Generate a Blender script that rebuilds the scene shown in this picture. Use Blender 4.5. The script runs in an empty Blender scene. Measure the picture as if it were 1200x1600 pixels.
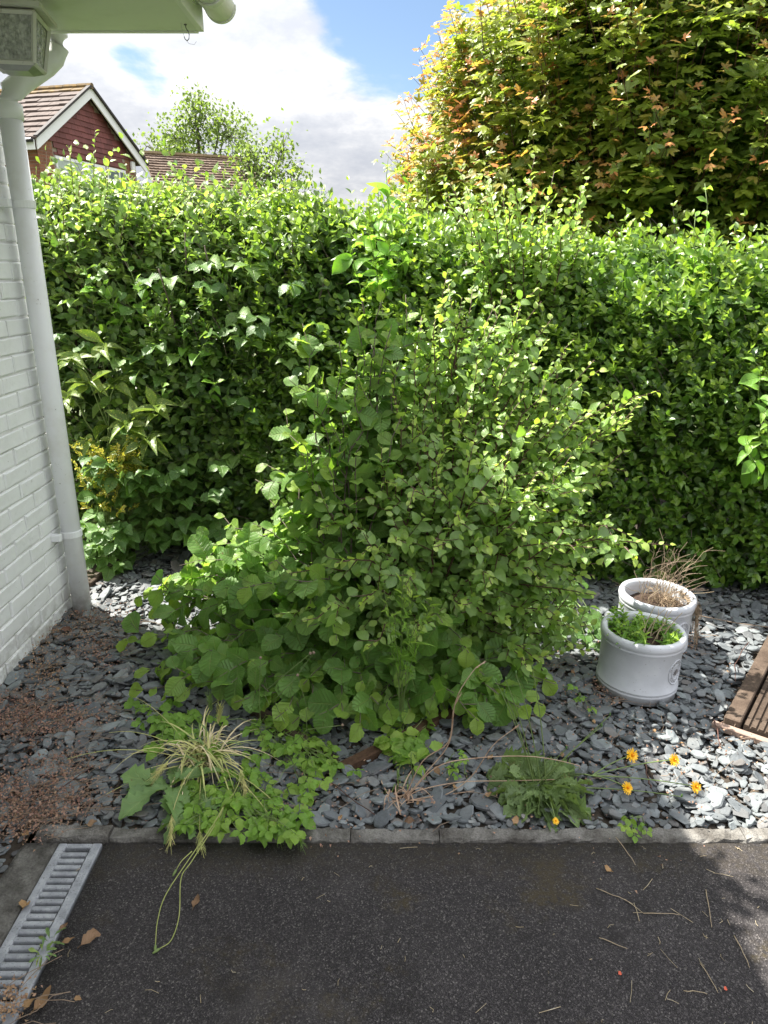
import bpy, bmesh, math, random
import numpy as np
from mathutils import Vector, Matrix

SC = bpy.context.scene
COL = SC.collection
random.seed(11)
RNG = np.random.default_rng(11)
R = math.radians

# ------------------------------------------------------------------ camera
CAM_H, PITCH, FPX = 1.6, R(18.5), 1125.0
CP, SP = math.cos(PITCH), math.sin(PITCH)
cam_d = bpy.data.cameras.new('camera')
cam = bpy.data.objects.new('camera', cam_d)
COL.objects.link(cam)
cam.location = (0, 0, CAM_H)
cam.rotation_euler = (R(90) - PITCH, 0, 0)
cam_d.sensor_width = 36.0
cam_d.lens = 36.0 * FPX / 1600.0
cam_d.clip_start = 0.05
cam_d.clip_end = 3000
SC.camera = cam

# ------------------------------------------------------------------ sun, sky, exposure
SUN_DIR = Vector((-0.575, 0.34, 1.0)).normalized()      # towards the sun
sun_d = bpy.data.lights.new('sun', 'SUN')
sun_d.energy = 4.7
sun_d.angle = R(0.53)
sun_d.color = (1.0, 0.95, 0.86)
sun = bpy.data.objects.new('sun', sun_d)
COL.objects.link(sun)
sun.location = (-8, 3, 14)
sun.rotation_euler = SUN_DIR.to_track_quat('Z', 'Y').to_euler()

SC.view_settings.view_transform = 'Standard'
SC.view_settings.look = 'None'
SC.view_settings.exposure = 1.88
SC.view_settings.gamma = 1.0
SC.view_settings.use_curve_mapping = False

world = bpy.data.worlds.new('World')
SC.world = world
world.use_nodes = True


class NT:
    """small helper for node trees"""
    def __init__(self, tree):
        self.t = tree
        self.t.nodes.clear()

    def n(self, typ, **kw):
        nd = self.t.nodes.new(typ)
        for k, v in kw.items():
            setattr(nd, k, v)
        return nd

    def put(self, sock, v):
        if isinstance(v, bpy.types.NodeSocket):
            self.t.links.new(v, sock)
        elif v is not None:
            if sock.type == 'RGBA' and len(v) == 3:
                v = (*v, 1.0)
            sock.default_value = v

    def math(self, op, a, b=None, c=None, clamp=False):
        nd = self.n('ShaderNodeMath', operation=op, use_clamp=clamp)
        for i, v in enumerate((a, b, c)):
            if v is not None:
                self.put(nd.inputs[i], v)
        return nd.outputs[0]

    def vmath(self, op, a, b=None, out=0):
        nd = self.n('ShaderNodeVectorMath', operation=op)
        self.put(nd.inputs[0], a)
        if b is not None:
            self.put(nd.inputs[1], b)
        return nd.outputs[out]

    def mix(self, f, a, b, blend='MIX'):
        nd = self.n('ShaderNodeMix', data_type='RGBA', blend_type=blend)
        self.put(nd.inputs[0], f)
        self.put(nd.inputs[6], a)
        self.put(nd.inputs[7], b)
        return nd.outputs[2]

    def noise(self, vec=None, scale=5.0, detail=3.0, rough=0.55, out=0, dist=0.0, dim='3D'):
        nd = self.n('ShaderNodeTexNoise', noise_dimensions=dim)
        if vec is not None:
            self.put(nd.inputs['Vector'], vec)
        nd.inputs['Scale'].default_value = scale
        nd.inputs['Detail'].default_value = detail
        nd.inputs['Roughness'].default_value = rough
        nd.inputs['Distortion'].default_value = dist
        return nd.outputs[out]

    def vor(self, vec=None, scale=5.0, feature='F1', out=0):
        nd = self.n('ShaderNodeTexVoronoi', feature=feature)
        if vec is not None:
            self.put(nd.inputs['Vector'], vec)
        nd.inputs['Scale'].default_value = scale
        return nd.outputs[out]

    def ramp(self, fac, stops, interp='LINEAR'):
        nd = self.n('ShaderNodeValToRGB')
        nd.color_ramp.interpolation = interp
        els = nd.color_ramp.elements
        while len(els) < len(stops):
            els.new(0.5)
        for e, (p, col) in zip(els, stops):
            e.position = p
            e.color = (*col, 1.0) if not isinstance(col, (int, float)) else (col, col, col, 1.0)
        self.put(nd.inputs[0], fac)
        return nd.outputs[0]

    def smooth(self, v, lo, hi):
        nd = self.n('ShaderNodeMapRange', interpolation_type='SMOOTHSTEP')
        self.put(nd.inputs[0], v)
        nd.inputs[1].default_value = lo
        nd.inputs[2].default_value = hi
        return nd.outputs[0]

    def bump(self, h, strength=0.4, dist=0.01, normal=None):
        nd = self.n('ShaderNodeBump')
        nd.inputs['Strength'].default_value = strength
        nd.inputs['Distance'].default_value = dist
        self.put(nd.inputs['Height'], h)
        if normal is not None:
            self.put(nd.inputs['Normal'], normal)
        return nd.outputs[0]


# sky: Nishita with broken cloud by direction
w = NT(world.node_tree)
sky = w.n('ShaderNodeTexSky', sky_type='NISHITA')
sky.sun_disc = False
sky.sun_elevation = math.asin(SUN_DIR.z)
sky.sun_rotation = math.atan2(SUN_DIR.x, SUN_DIR.y)
sky.air_density = 1.0
sky.dust_density = 0.6
sky.ozone_density = 2.2
geo = w.n('ShaderNodeTexCoord').outputs['Generated']
sep = w.n('ShaderNodeSeparateXYZ')
w.put(sep.inputs[0], geo)
zz = w.math('ADD', w.math('ABSOLUTE', sep.outputs[2]), 0.32)
cmb = w.n('ShaderNodeCombineXYZ')
w.put(cmb.inputs[0], w.math('DIVIDE', sep.outputs[0], zz))
w.put(cmb.inputs[1], w.math('DIVIDE', sep.outputs[1], zz))
cmb.inputs[2].default_value = 0.37
base_n = w.noise(cmb.outputs[0], 1.15, 9, 0.56, dist=0.25)
# openings of blue sky
gapd = w.vmath('DISTANCE', geo, Vector((0.0, 0.945, 0.330)).normalized(), out=1)
gap = w.math('SUBTRACT', 1.0, w.smooth(gapd, 0.03, 0.175))
gap2d = w.vmath('DISTANCE', geo, Vector((-0.285, 0.965, 0.235)).normalized(), out=1)
gap2 = w.math('SUBTRACT', 1.0, w.smooth(gap2d, 0.0, 0.11))
dens = w.math('SUBTRACT', w.math('SUBTRACT', base_n, w.math('MULTIPLY', gap, 0.40)), w.math('MULTIPLY', gap2, 0.11))
mask = w.smooth(dens, 0.275, 0.35)
shade_n = w.noise(cmb.outputs[0], 3.4, 9, 0.64)
cl = w.ramp(shade_n, [(0.36, (0.66, 0.69, 0.76)), (0.47, (0.78, 0.80, 0.85)), (0.57, (0.98, 0.98, 0.99))])
clv = w.vmath('SCALE', cl)
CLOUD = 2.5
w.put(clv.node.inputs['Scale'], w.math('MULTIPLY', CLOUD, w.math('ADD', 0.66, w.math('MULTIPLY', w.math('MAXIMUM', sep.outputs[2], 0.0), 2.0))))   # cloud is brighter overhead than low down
skyc = w.vmath('SCALE', sky.outputs[0])
skyc.node.inputs['Scale'].default_value = 0.40
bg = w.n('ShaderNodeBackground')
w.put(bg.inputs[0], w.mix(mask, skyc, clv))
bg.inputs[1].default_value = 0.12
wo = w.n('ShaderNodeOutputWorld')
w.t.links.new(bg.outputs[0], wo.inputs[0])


# ------------------------------------------------------------------ measuring helpers (photo pixel -> place in the world)
def gnd(px, py, z=0.0):
    u, v = (px - 600) / FPX, (py - 800) / FPX
    d = (CAM_H - z) / (SP + v * CP)
    return Vector((u * d, d * (CP - v * SP), z))


def at(px, py, Y):
    u, v = (px - 600) / FPX, (py - 800) / FPX
    d = Y / (CP - v * SP)
    return Vector((u * d, Y, CAM_H - (SP + v * CP) * d))


def project(P):
    """world points (n,3) -> px, py, depth"""
    x, y, z = P[:, 0], P[:, 1], P[:, 2] - CAM_H
    d = y * CP - z * SP
    dd = np.maximum(d, 1e-3)
    return 600 + FPX * x / dd, 800 - FPX * (y * SP + z * CP) / dd, d


# ------------------------------------------------------------------ materials
def mat(name):
    m = bpy.data.materials.new(name)
    m.use_nodes = True
    nt = NT(m.node_tree)
    out = nt.n('ShaderNodeOutputMaterial')
    return m, nt, out


def principled(nt, out, base, rough=0.6, normal=None, spec=0.5, metallic=0.0):
    p = nt.n('ShaderNodeBsdfPrincipled')
    nt.put(p.inputs['Base Color'], base)
    nt.put(p.inputs['Roughness'], rough)
    p.inputs['Specular IOR Level'].default_value = spec
    p.inputs['Metallic'].default_value = metallic
    if normal is not None:
        nt.put(p.inputs['Normal'], normal)
    nt.t.links.new(p.outputs[0], out.inputs[0])
    return p


def objcoord(nt):
    return nt.n('ShaderNodeTexCoord').outputs['Object']


def worldpos(nt):
    return nt.n('ShaderNodeNewGeometry').outputs['Position']


def objrandom(nt):
    return nt.n('ShaderNodeObjectInfo').outputs['Random']


def noisy_mat(name, cols, scale=8, rough=0.7, bump=0.3, bscale=40, detail=4, dist=0.004, spec=0.4, rnd=0.0, grain=None):
    """base colour from a noise ramp, with fine relief"""
    m, nt, out = mat(name)
    pos = worldpos(nt)
    f = nt.noise(pos, scale, detail, 0.6)
    n = len(cols)
    stops = [(0.3 + 0.4 * i / max(1, n - 1), c) for i, c in enumerate(cols)]
    c = nt.ramp(f, stops)
    if grain:
        g = nt.noise(pos, grain, 2, 0.7)
        c = nt.mix(0.5, c, nt.ramp(g, [(0.3, 0.25), (0.7, 0.8)]), 'OVERLAY')
    if rnd:
        r = objrandom(nt)
        c = nt.mix(1.0, c, nt.ramp(r, [(0.0, 1.0 - rnd), (1.0, 1.0)]), 'MULTIPLY')
    b = nt.bump(nt.noise(pos, bscale, 4, 0.6), bump, dist)
    principled(nt, out, c, rough, b, spec)
    return m


def leaf_mat(name, c1, c2, cy, trans=0.35, tcol=None, rough=0.42, spec=0.4, veins=6, vein_amt=0.25, vein_bump=0.3, back=0.5,
             spots=None, margin=None, curve=0.9):
    """leaf: tint blends c1..c2, age blends towards the young colour cy; veins from UV, paler underside, light passing through"""
    m, nt, out = mat(name)
    k_ = (1.52, 1.56, 1.15)
    c1, c2, cy = [tuple(min(0.6, q * f_) for q, f_ in zip(t_, k_)) for t_ in (c1, c2, cy)]
    tint = nt.n('ShaderNodeAttribute', attribute_name='tint').outputs['Fac']
    age = nt.n('ShaderNodeAttribute', attribute_name='age').outputs['Fac']
    c = nt.mix(age, nt.mix(tint, c1, c2), cy)
    uv = nt.n('ShaderNodeUVMap').outputs[0]
    sp = nt.n('ShaderNodeSeparateXYZ')
    nt.put(sp.inputs[0], uv)
    au = nt.math('ABSOLUTE', nt.math('SUBTRACT', nt.math('MULTIPLY', sp.outputs[0], 2.0), 1.0))
    pos = worldpos(nt)
    blot = nt.noise(pos, 14, 3, 0.6)
    c = nt.mix(0.55, c, nt.ramp(blot, [(0.3, 0.32), (0.7, 0.68)]), 'OVERLAY')
    if veins:
        bl_ = nt.smooth(nt.noise(pos, 75, 3, 0.6), 0.665, 0.70)
        c = nt.mix(nt.math('MULTIPLY', bl_, 0.65), c, (0.16, 0.095, 0.035))
    normal = None
    if veins:
        ph = nt.math('FRACT', nt.math('SUBTRACT', nt.math('MULTIPLY', sp.outputs[1], float(veins)), nt.math('MULTIPLY', au, curve * 1.6)))
        side = nt.smooth(nt.math('ABSOLUTE', nt.math('SUBTRACT', ph, 0.5)), 0.36, 0.5)
        mid = nt.math('SUBTRACT', 1.0, nt.smooth(au, 0.02, 0.09))
        v = nt.math('MAXIMUM', nt.math('MULTIPLY', side, 0.8), mid)
        lighter = nt.mix(0.6, c, (0.30, 0.36, 0.12))
        c = nt.mix(nt.math('MULTIPLY', v, vein_amt), c, lighter)
        normal = nt.bump(nt.math('SUBTRACT', 1.0, v), vein_bump, 0.005)
    if spots:
        sp_n = nt.vor(nt.vmath('MULTIPLY', uv, Vector((9, 22, 1))), 1.0)
        big = nt.noise(nt.vmath('MULTIPLY', uv, Vector((4, 9, 1))), 1.5, 2)
        mk = nt.math('MULTIPLY', nt.math('SUBTRACT', 1.0, nt.smooth(sp_n, 0.16, 0.34)), nt.smooth(big, 0.38, 0.55))
        c = nt.mix(mk, c, spots)
    if margin:
        wob = nt.math('ADD', au, nt.math('MULTIPLY', nt.math('SUBTRACT', nt.noise(pos, 90, 2), 0.5), 0.5))
        c = nt.mix(nt.smooth(wob, 0.35, 0.6), c, margin)
    bf = nt.n('ShaderNodeNewGeometry').outputs['Backfacing']
    cb = nt.mix(back, c, nt.mix(0.5, c, (0.30, 0.36, 0.22)))
    c = nt.mix(bf, c, cb)
    p = nt.n('ShaderNodeBsdfPrincipled')
    nt.put(p.inputs['Base Color'], c)
    nt.put(p.inputs['Roughness'], nt.math('ADD', rough, nt.math('MULTIPLY', bf, 0.25)))
    p.inputs['Specular IOR Level'].default_value = spec
    if normal is not None:
        nt.put(p.inputs['Normal'], normal)
    t = nt.n('ShaderNodeBsdfTranslucent')
    tc = nt.mix(1.0, c, tcol or (2.2, 2.4, 0.85), 'MULTIPLY')
    nt.put(t.inputs['Color'], tc)
    mx = nt.n('ShaderNodeMixShader')
    mx.inputs[0].default_value = trans
    nt.t.links.new(p.outputs[0], mx.inputs[1])
    nt.t.links.new(t.outputs[0], mx.inputs[2])
    nt.t.links.new(mx.outputs[0], out.inputs[0])
    return m


def flat_mat(name, col, rough=0.6, spec=0.4, rnd=0.0, metallic=0.0):
    m, nt, out = mat(name)
    c = nt.mix(0.0, col, col)
    if rnd:
        c = nt.mix(1.0, col, nt.ramp(objrandom(nt), [(0, 1 - rnd), (1, 1.0)]), 'MULTIPLY')
    pos = worldpos(nt)
    c = nt.mix(0.35, c, nt.ramp(nt.noise(pos, 30, 4, 0.6), [(0.3, 0.3), (0.7, 0.7)]), 'OVERLAY')
    principled(nt, out, c, rough, nt.bump(nt.noise(pos, 120, 3), 0.15, 0.002), spec, metallic)
    return m


# ------------------------------------------------------------------ mesh helpers
def raw_mesh(name, verts, faces, material=None, smooth=False):
    me = bpy.data.meshes.new(name)
    me.from_pydata([tuple(v) for v in verts], [], [tuple(f) for f in faces])
    if smooth:
        me.polygons.foreach_set('use_smooth', [True] * len(me.polygons))
    me.update()
    if material:
        me.materials.append(material)
    return me


def link(name, me, parent=None, loc=None, kind=None):
    o = bpy.data.objects.new(name, me)
    COL.objects.link(o)
    if parent is not None:
        o.parent = parent
    if loc is not None:
        o.location = loc
    if kind:
        o['kind'] = kind
    return o


def tag(o, label=None, cat=None, group=None, kind=None):
    if label:
        o['label'] = label
    if cat:
        o['category'] = cat
    if group:
        o['group'] = group
    if kind:
        o['kind'] = kind
    return o


def empty(name, loc, label, cat, group=None):
    o = bpy.data.objects.new(name, None)
    o.empty_display_size = 0.1
    COL.objects.link(o)
    o.location = loc
    return tag(o, label, cat, group)


def wroot(o):
    """world matrix of an object whose chain is made of plain locations"""
    v = Vector((0, 0, 0))
    while o is not None:
        v += o.location
        o = o.parent
    return v


def mesh_obj(name, verts, faces, material, parent=None, smooth=False, kind=None, origin=None):
    """verts in world coordinates; origin = parent's place (or given)"""
    off = wroot(parent) if parent is not None else Vector((0, 0, 0))
    loc = Vector(origin) - off if origin is not None else Vector((0, 0, 0))
    sh = off + loc
    me = raw_mesh(name, [(v[0] - sh.x, v[1] - sh.y, v[2] - sh.z) for v in verts], faces, material, smooth)
    return link(name, me, parent, loc, kind)


class MB:
    """collects shapes (world coordinates) for one mesh"""
    def __init__(self):
        self.v, self.f = [], []

    def add(self, verts, faces):
        o = len(self.v)
        self.v += [tuple(p) for p in verts]
        self.f += [tuple(i + o for i in f) for f in faces]
        return self

    def box(self, lo, hi, M=None, bevel=0.0):
        x0, y0, z0 = lo
        x1, y1, z1 = hi
        if bevel <= 0:
            vs = [(x0, y0, z0), (x1, y0, z0), (x1, y1, z0), (x0, y1, z0), (x0, y0, z1), (x1, y0, z1), (x1, y1, z1), (x0, y1, z1)]
            fs = [(0, 3, 2, 1), (4, 5, 6, 7), (0, 1, 5, 4), (1, 2, 6, 5), (2, 3, 7, 6), (3, 0, 4, 7)]
        else:
            bm = bmesh.new()
            r = bmesh.ops.create_cube(bm, size=1.0)
            bmesh.ops.scale(bm, vec=(x1 - x0, y1 - y0, z1 - z0), verts=bm.verts)
            bmesh.ops.translate(bm, vec=((x0 + x1) / 2, (y0 + y1) / 2, (z0 + z1) / 2), verts=bm.verts)
            bmesh.ops.bevel(bm, geom=list(bm.edges), offset=bevel, segments=1, affect='EDGES')
            bm.verts.index_update()
            vs = [v.co.copy() for v in bm.verts]
            fs = [[v.index for v in f.verts] for f in bm.faces]
            bm.free()
        if M is not None:
            vs = [M @ Vector(v) for v in vs]
        return self.add(vs, fs)

    def tube(self, pts, radii, sides=6, caps=True):
        pts = [Vector(p) for p in pts]
        n = len(pts)
        if not hasattr(radii, '__len__'):
            radii = [radii] * n
        up = Vector((0.13, 0.21, 0.97))
        rings, vs, fs = [], [], []
        for i in range(n):
            t = (pts[min(i + 1, n - 1)] - pts[max(i - 1, 0)])
            if t.length < 1e-9:
                t = Vector((0, 0, 1))
            t.normalize()
            a = t.cross(up)
            if a.length < 0.05:
                a = t.cross(Vector((1, 0, 0)))
            a.normalize()
            b = t.cross(a)
            for k in range(sides):
                an = 2 * math.pi * k / sides
                vs.append(pts[i] + (a * math.cos(an) + b * math.sin(an)) * radii[i])
        for i in range(n - 1):
            for k in range(sides):
                k2 = (k + 1) % sides
                fs.append((i * sides + k, i * sides + k2, (i + 1) * sides + k2, (i + 1) * sides + k))
        if caps:
            fs.append(tuple(range(sides - 1, -1, -1)))
            fs.append(tuple((n - 1) * sides + k for k in range(sides)))
        return self.add(vs, fs)

    def lathe(self, prof, centre, seg=32, M=None):
        vs, fs = [], []
        c = Vector(centre)
        n = len(prof)
        for k in range(seg):
            a = 2 * math.pi * k / seg
            for r, z in prof:
                v = Vector((r * math.cos(a), r * math.sin(a), z))
                if M is not None:
                    v = M @ v
                vs.append(c + v)
        for k in range(seg):
            k2 = (k + 1) % seg
            for i in range(n - 1):
                fs.append((k * n + i, k2 * n + i, k2 * n + i + 1, k * n + i + 1))
        return self.add(vs, fs)

    def build(self, name, material, parent=None, smooth=False, kind=None, origin=None):
        return mesh_obj(name, self.v, self.f, material, parent, smooth, kind, origin)


def bez(a, b, c, n):
    """quadratic curve a..c bending towards b"""
    a, b, c = Vector(a), Vector(b), Vector(c)
    return [a * (1 - t) ** 2 + b * 2 * t * (1 - t) + c * t * t for t in [i / (n - 1) for i in range(n)]]


def spline(pts, sub=5):
    """smooth curve through the given points"""
    P = [Vector(p) for p in pts]
    P = [P[0] * 2 - P[1]] + P + [P[-1] * 2 - P[-2]]
    out_ = []
    for i in range(1, len(P) - 2):
        a, b, c, d = P[i - 1], P[i], P[i + 1], P[i + 2]
        for k in range(sub):
            t = k / sub
            out_.append(0.5 * ((2 * b) + (c - a) * t + (2 * a - 5 * b + 4 * c - d) * t * t + (3 * b - a - 3 * c + d) * t ** 3))
    out_.append(P[-2])
    return out_


def taper(r0, r1, n):
    return [r0 + (r1 - r0) * i / (n - 1) for i in range(n)]


def jitter_line(pts, amt, rnd=random):
    out = [pts[0]]
    for p in pts[1:]:
        out.append(p + Vector((rnd.gauss(0, amt), rnd.gauss(0, amt), rnd.gauss(0, amt))))
    return out


# fast joined mesh of many placed copies of a few templates
def joined_mesh(name, templates, var, pos, basis, tint, age, material, smooth=True):
    Vs, Fs, UVs, T, A = [], [], [], [], []
    off = 0
    for k, (tv, tf, tuv) in enumerate(templates):
        idx = np.nonzero(var == k)[0]
        if len(idx) == 0:
            continue
        nv = len(tv)
        P = np.einsum('nij,vj->nvi', basis[idx], tv) + pos[idx][:, None, :]
        Vs.append(P.reshape(-1, 3))
        F = (tf[None, :, :] + (off + np.arange(len(idx)) * nv)[:, None, None]).reshape(-1, tf.shape[1])
        Fs.append(F)
        UVs.append(np.tile(tuv, (len(idx), 1)))
        T.append(np.repeat(tint[idx], nv))
        A.append(np.repeat(age[idx], nv))
        off += len(idx) * nv
    me = bpy.data.meshes.new(name)
    if off == 0:
        return me
    V = np.concatenate(Vs).astype(np.float32)
    F = np.concatenate(Fs).astype(np.int32)
    uv = np.concatenate(UVs).astype(np.float32)
    k = F.shape[1]
    me.vertices.add(len(V))
    me.vertices.foreach_set('co', V.ravel())
    me.loops.add(F.size)
    me.loops.foreach_set('vertex_index', F.ravel())
    me.polygons.add(len(F))
    me.polygons.foreach_set('loop_start', np.arange(0, F.size, k, dtype=np.int32))
    me.polygons.foreach_set('loop_total', np.full(len(F), k, dtype=np.int32))
    me.polygons.foreach_set('use_smooth', np.full(len(F), smooth))
    ul = me.uv_layers.new(name='UVMap')
    ul.data.foreach_set('uv', uv[F.ravel()].ravel())
    for nm, arr in (('tint', T), ('age', A)):
        at_ = me.attributes.new(nm, 'FLOAT', 'POINT')
        at_.data.foreach_set('value', np.concatenate(arr).astype(np.float32))
    me.materials.append(material)
    me.update(calc_edges=True)
    me.validate()
    return me


# ------------------------------------------------------------------ leaf templates (unit length along +y, unit width along x, face up +z)
def leaf_template(prof, n_st=5, half=1, fold=0.25, curl=0.3, twist=0.0, ripple=0.0, tooth=0.0, petiole=0.0, pw=0.03, seed=0, pleat=0.0):
    rr = random.Random(seed)
    cols = 2 * half + 1
    st = []
    if petiole > 0:
        st.append((-petiole, pw))
    for i in range(n_st + 1):
        t = i / n_st
        st.append((t, max(0.012, prof(t))))
    ph = rr.uniform(0, 6)
    vs, uv = [], []
    for i, (t, wd) in enumerate(st):
        tt = max(t, 0)
        for j in range(cols):
            cx = (j - half) / half
            ww = wd
            if tooth and abs(cx) == 1 and 0 < t < 1:
                ww = wd * (1 + tooth * (1 if i % 2 else -1))
            x = cx * ww * 0.5
            z = fold * abs(x) - curl * tt * tt + ripple * math.sin(tt * 9 + ph + (1.7 if cx > 0 else 0)) * abs(cx)
            if pleat and 0 < t < 1 and abs(cx) > 0:
                z += pleat * (1 if (i % 2) else -1) * 0.5
            z += twist * x * tt
            y = t - (0.10 * abs(cx) if (pleat or tooth) and 0 < t < 1 else 0.0) * -1 * (1 - tt) * 0.6
            vs.append((x, y, z))
            uv.append(((cx + 1) / 2, max(0.0, t)))
    fs = []
    for i in range(len(st) - 1):
        for j in range(cols - 1):
            a = i * cols + j
            fs.append((a, a + 1, a + cols + 1, a + cols))
    return np.array(vs), np.array(fs), np.array(uv)


def p_oval(t):
    return math.sin(math.pi * min(1, max(0, t)) ** 0.85) ** 0.8


def p_privet(t):
    return math.sin(math.pi * t ** 0.9) ** 0.9


def p_round(t):      # hazel: broad, round, short drawn tip
    b = math.sin(math.pi * min(1.0, t * 0.96 + 0.02) ** 0.80)
    return max(0.0, b) ** 0.55 * (1.0 if t < 0.88 else max(0.08, 1 - (t - 0.88) * 6.5))


def p_lance(t):
    return math.sin(math.pi * t ** 0.75) ** 1.1


def p_tri(t):
    return (1 - t) ** 0.7 * min(1, t * 9) ** 0.5


def palmate_template(lobes, droop=0.25, seed=0, teeth=0.10):
    """lobed leaf as a fan: lobes = [(angle from tip in degrees, length)]"""
    rr = random.Random(seed)
    pts = []
    L = sorted(lobes)
    for i, (a, ln) in enumerate(L):
        ln = ln * rr.uniform(0.92, 1.06)
        pts.append((a - 13, ln * (0.66 + teeth)))
        pts.append((a, ln))
        pts.append((a + 13, ln * (0.66 + teeth)))
        if i < len(L) - 1:
            b, lb = L[i + 1]
            pts.append(((a + b) / 2, min(ln, lb) * 0.47))
    vs, uv = [(0, 0.0, 0.0)], [(0.5, 0.0)]
    for a, r in [(-176, 0.08)] + pts + [(176, 0.08)]:
        x, y = r * math.sin(math.radians(a)), r * math.cos(math.radians(a))
        z = -droop * r * r + 0.08 * math.sin(math.radians(a) * 5 + seed)
        vs.append((x, y, z))
        uv.append((0.5 + x * 0.5, max(0, y)))
    fs = [(0, i + 1, i) for i in range(1, len(vs) - 1)]
    pl = len(vs)
    vs += [(-0.012, -0.55, -0.02), (0.012, -0.55, -0.02), (0.0, 0.02, 0.0)]
    uv += [(0.5, 0)] * 3
    fs.append((pl, pl + 1, pl + 2))
    return np.array(vs), np.array(fs), np.array(uv)


class Species:
    def __init__(self, name, templates, material, part='leaf'):
        self.name, self.templates, self.material, self.part = name, templates, material, part
        self.cache = {}

    def mesh(self, var, tint, age):
        tq, aq = min(2, int(tint * 3)), min(3, int(age * 4))
        key = (var, tq, aq)
        if key not in self.cache:
            self.cache[key] = joined_mesh(self.name, [self.templates[var]], np.array([0]), np.zeros((1, 3)), np.eye(3)[None],
                                          np.array([(tq + 0.5) / 3]), np.array([aq / 3.4]), self.material)
        return self.cache[key]


def make_basis(D, N, width, length):
    D = D / np.maximum(1e-9, np.linalg.norm(D, axis=1))[:, None]
    N = N - (N * D).sum(1)[:, None] * D
    N = N / np.maximum(1e-6, np.linalg.norm(N, axis=1))[:, None]
    S = np.cross(D, N)
    B = np.empty((len(D), 3, 3))
    B[:, :, 0] = S * width[:, None]
    B[:, :, 1] = D * length[:, None]
    B[:, :, 2] = N * length[:, None]
    return B


PLANTS = []


class Plant:
    """a plant's root Empty, its stems and every leaf placed on it"""
    def __init__(self, name, loc, label, cat, group=None, max_parts=300, rest='foliage', min_px=0.0):
        self.root = empty(name, loc, label, cat, group)
        self.leaves = []
        self.max_parts, self.rest, self.min_px = max_parts, rest, min_px
        PLANTS.append(self)

    def add(self, sp, D, N, pos, width, length, tint, age):
        n = len(pos)
        if n == 0:
            return
        f = lambda a: np.broadcast_to(np.asarray(a, float), (n,)).copy()
        width, length = f(width), f(length)
        B = make_basis(np.asarray(D, float), np.asarray(N, float), width, length)
        var = RNG.integers(0, len(sp.templates), n)
        self.leaves.append((sp, var, np.asarray(pos, float), B, np.clip(f(tint), 0, 1), np.clip(f(age), 0, 1), length))


CELL = 11.0
ZB = {}


def finish_plants():
    """leaves that show largest become parts of their own, the rest one part of kind stuff"""
    zb = np.full((160, 120), 1e9)
    stash = []
    for pl in PLANTS:
        for (sp, var, pos, B, tint, age, ln) in pl.leaves:
            mid = pos + B[:, :, 1] * 0.5
            px, py, d = project(mid)
            ok = (d > 0.2) & (px > 0) & (px < 1200) & (py > 0) & (py < 1600)
            ci = np.clip((py / CELL).astype(int), 0, 159)
            cj = np.clip((px / CELL).astype(int), 0, 119)
            np.minimum.at(zb, (ci[ok], cj[ok]), d[ok])
            stash.append((ok, ci, cj, d, ln))
    ZB['z'] = zb
    k = 0
    for pl in PLANTS:
        cand = []
        sel = []
        for gi, (sp, var, pos, B, tint, age, ln) in enumerate(pl.leaves):
            ok, ci, cj, d, _ = stash[k]
            k += 1
            vis = ok & (d <= zb[ci, cj] + 0.05)
            score = np.where(vis, ln * FPX / np.maximum(d, 0.2), 0)
            # leaves turned edge-on show less
            mid = pos + B[:, :, 1] * 0.5 - np.array([0, 0, CAM_H])
            nn = B[:, :, 2] / np.maximum(1e-9, np.linalg.norm(B[:, :, 2], axis=1))[:, None]
            face = np.abs((mid / np.linalg.norm(mid, axis=1)[:, None] * nn).sum(1))
            score = score * (0.25 + 0.75 * face)
            sel.append(np.zeros(len(var), bool))
            for i in np.nonzero(score > pl.min_px)[0]:
                cand.append((score[i], gi, i))
        cand.sort(reverse=True)
        for sc_, gi, i in cand[:pl.max_parts]:
            sel[gi][i] = True
        loc = np.array(pl.root.location)
        n_st = 0
        for gi, (sp, var, pos, B, tint, age, ln) in enumerate(pl.leaves):
            for i in np.nonzero(sel[gi])[0]:
                o = bpy.data.objects.new(sp.part, sp.mesh(int(var[i]), tint[i], age[i]))
                COL.objects.link(o)
                o.parent = pl.root
                M = Matrix(((*B[i, 0], pos[i, 0] - loc[0]), (*B[i, 1], pos[i, 1] - loc[1]), (*B[i, 2], pos[i, 2] - loc[2]), (0, 0, 0, 1)))
                o.matrix_basis = M
            r = ~sel[gi]
            if r.any():
                me = joined_mesh(pl.rest, sp.templates, var[r], pos[r] - loc, B[r], tint[r], age[r], sp.material)
                o = link(pl.rest, me, pl.root)
                if r.sum() > 2:
                    o['kind'] = 'stuff'


def polyline_walk(pts, spacing, start=0.0, end=1.0):
    """points and tangents along a polyline"""
    P = np.array([tuple(p) for p in pts], float)
    seg = np.diff(P, axis=0)
    L = np.linalg.norm(seg, axis=1)
    cum = np.concatenate([[0], np.cumsum(L)])
    tot = cum[-1]
    s = np.arange(start * tot, end * tot + 1e-6, spacing)
    if len(s) == 0:
        return np.zeros((0, 3)), np.zeros((0, 3)), np.zeros(0)
    idx = np.clip(np.searchsorted(cum, s, side='right') - 1, 0, len(L) - 1)
    f = (s - cum[idx]) / np.maximum(L[idx], 1e-9)
    pos = P[idx] + seg[idx] * f[:, None]
    tan = seg[idx] / np.maximum(L[idx], 1e-9)[:, None]
    return pos, tan, s / max(tot, 1e-9)


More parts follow.
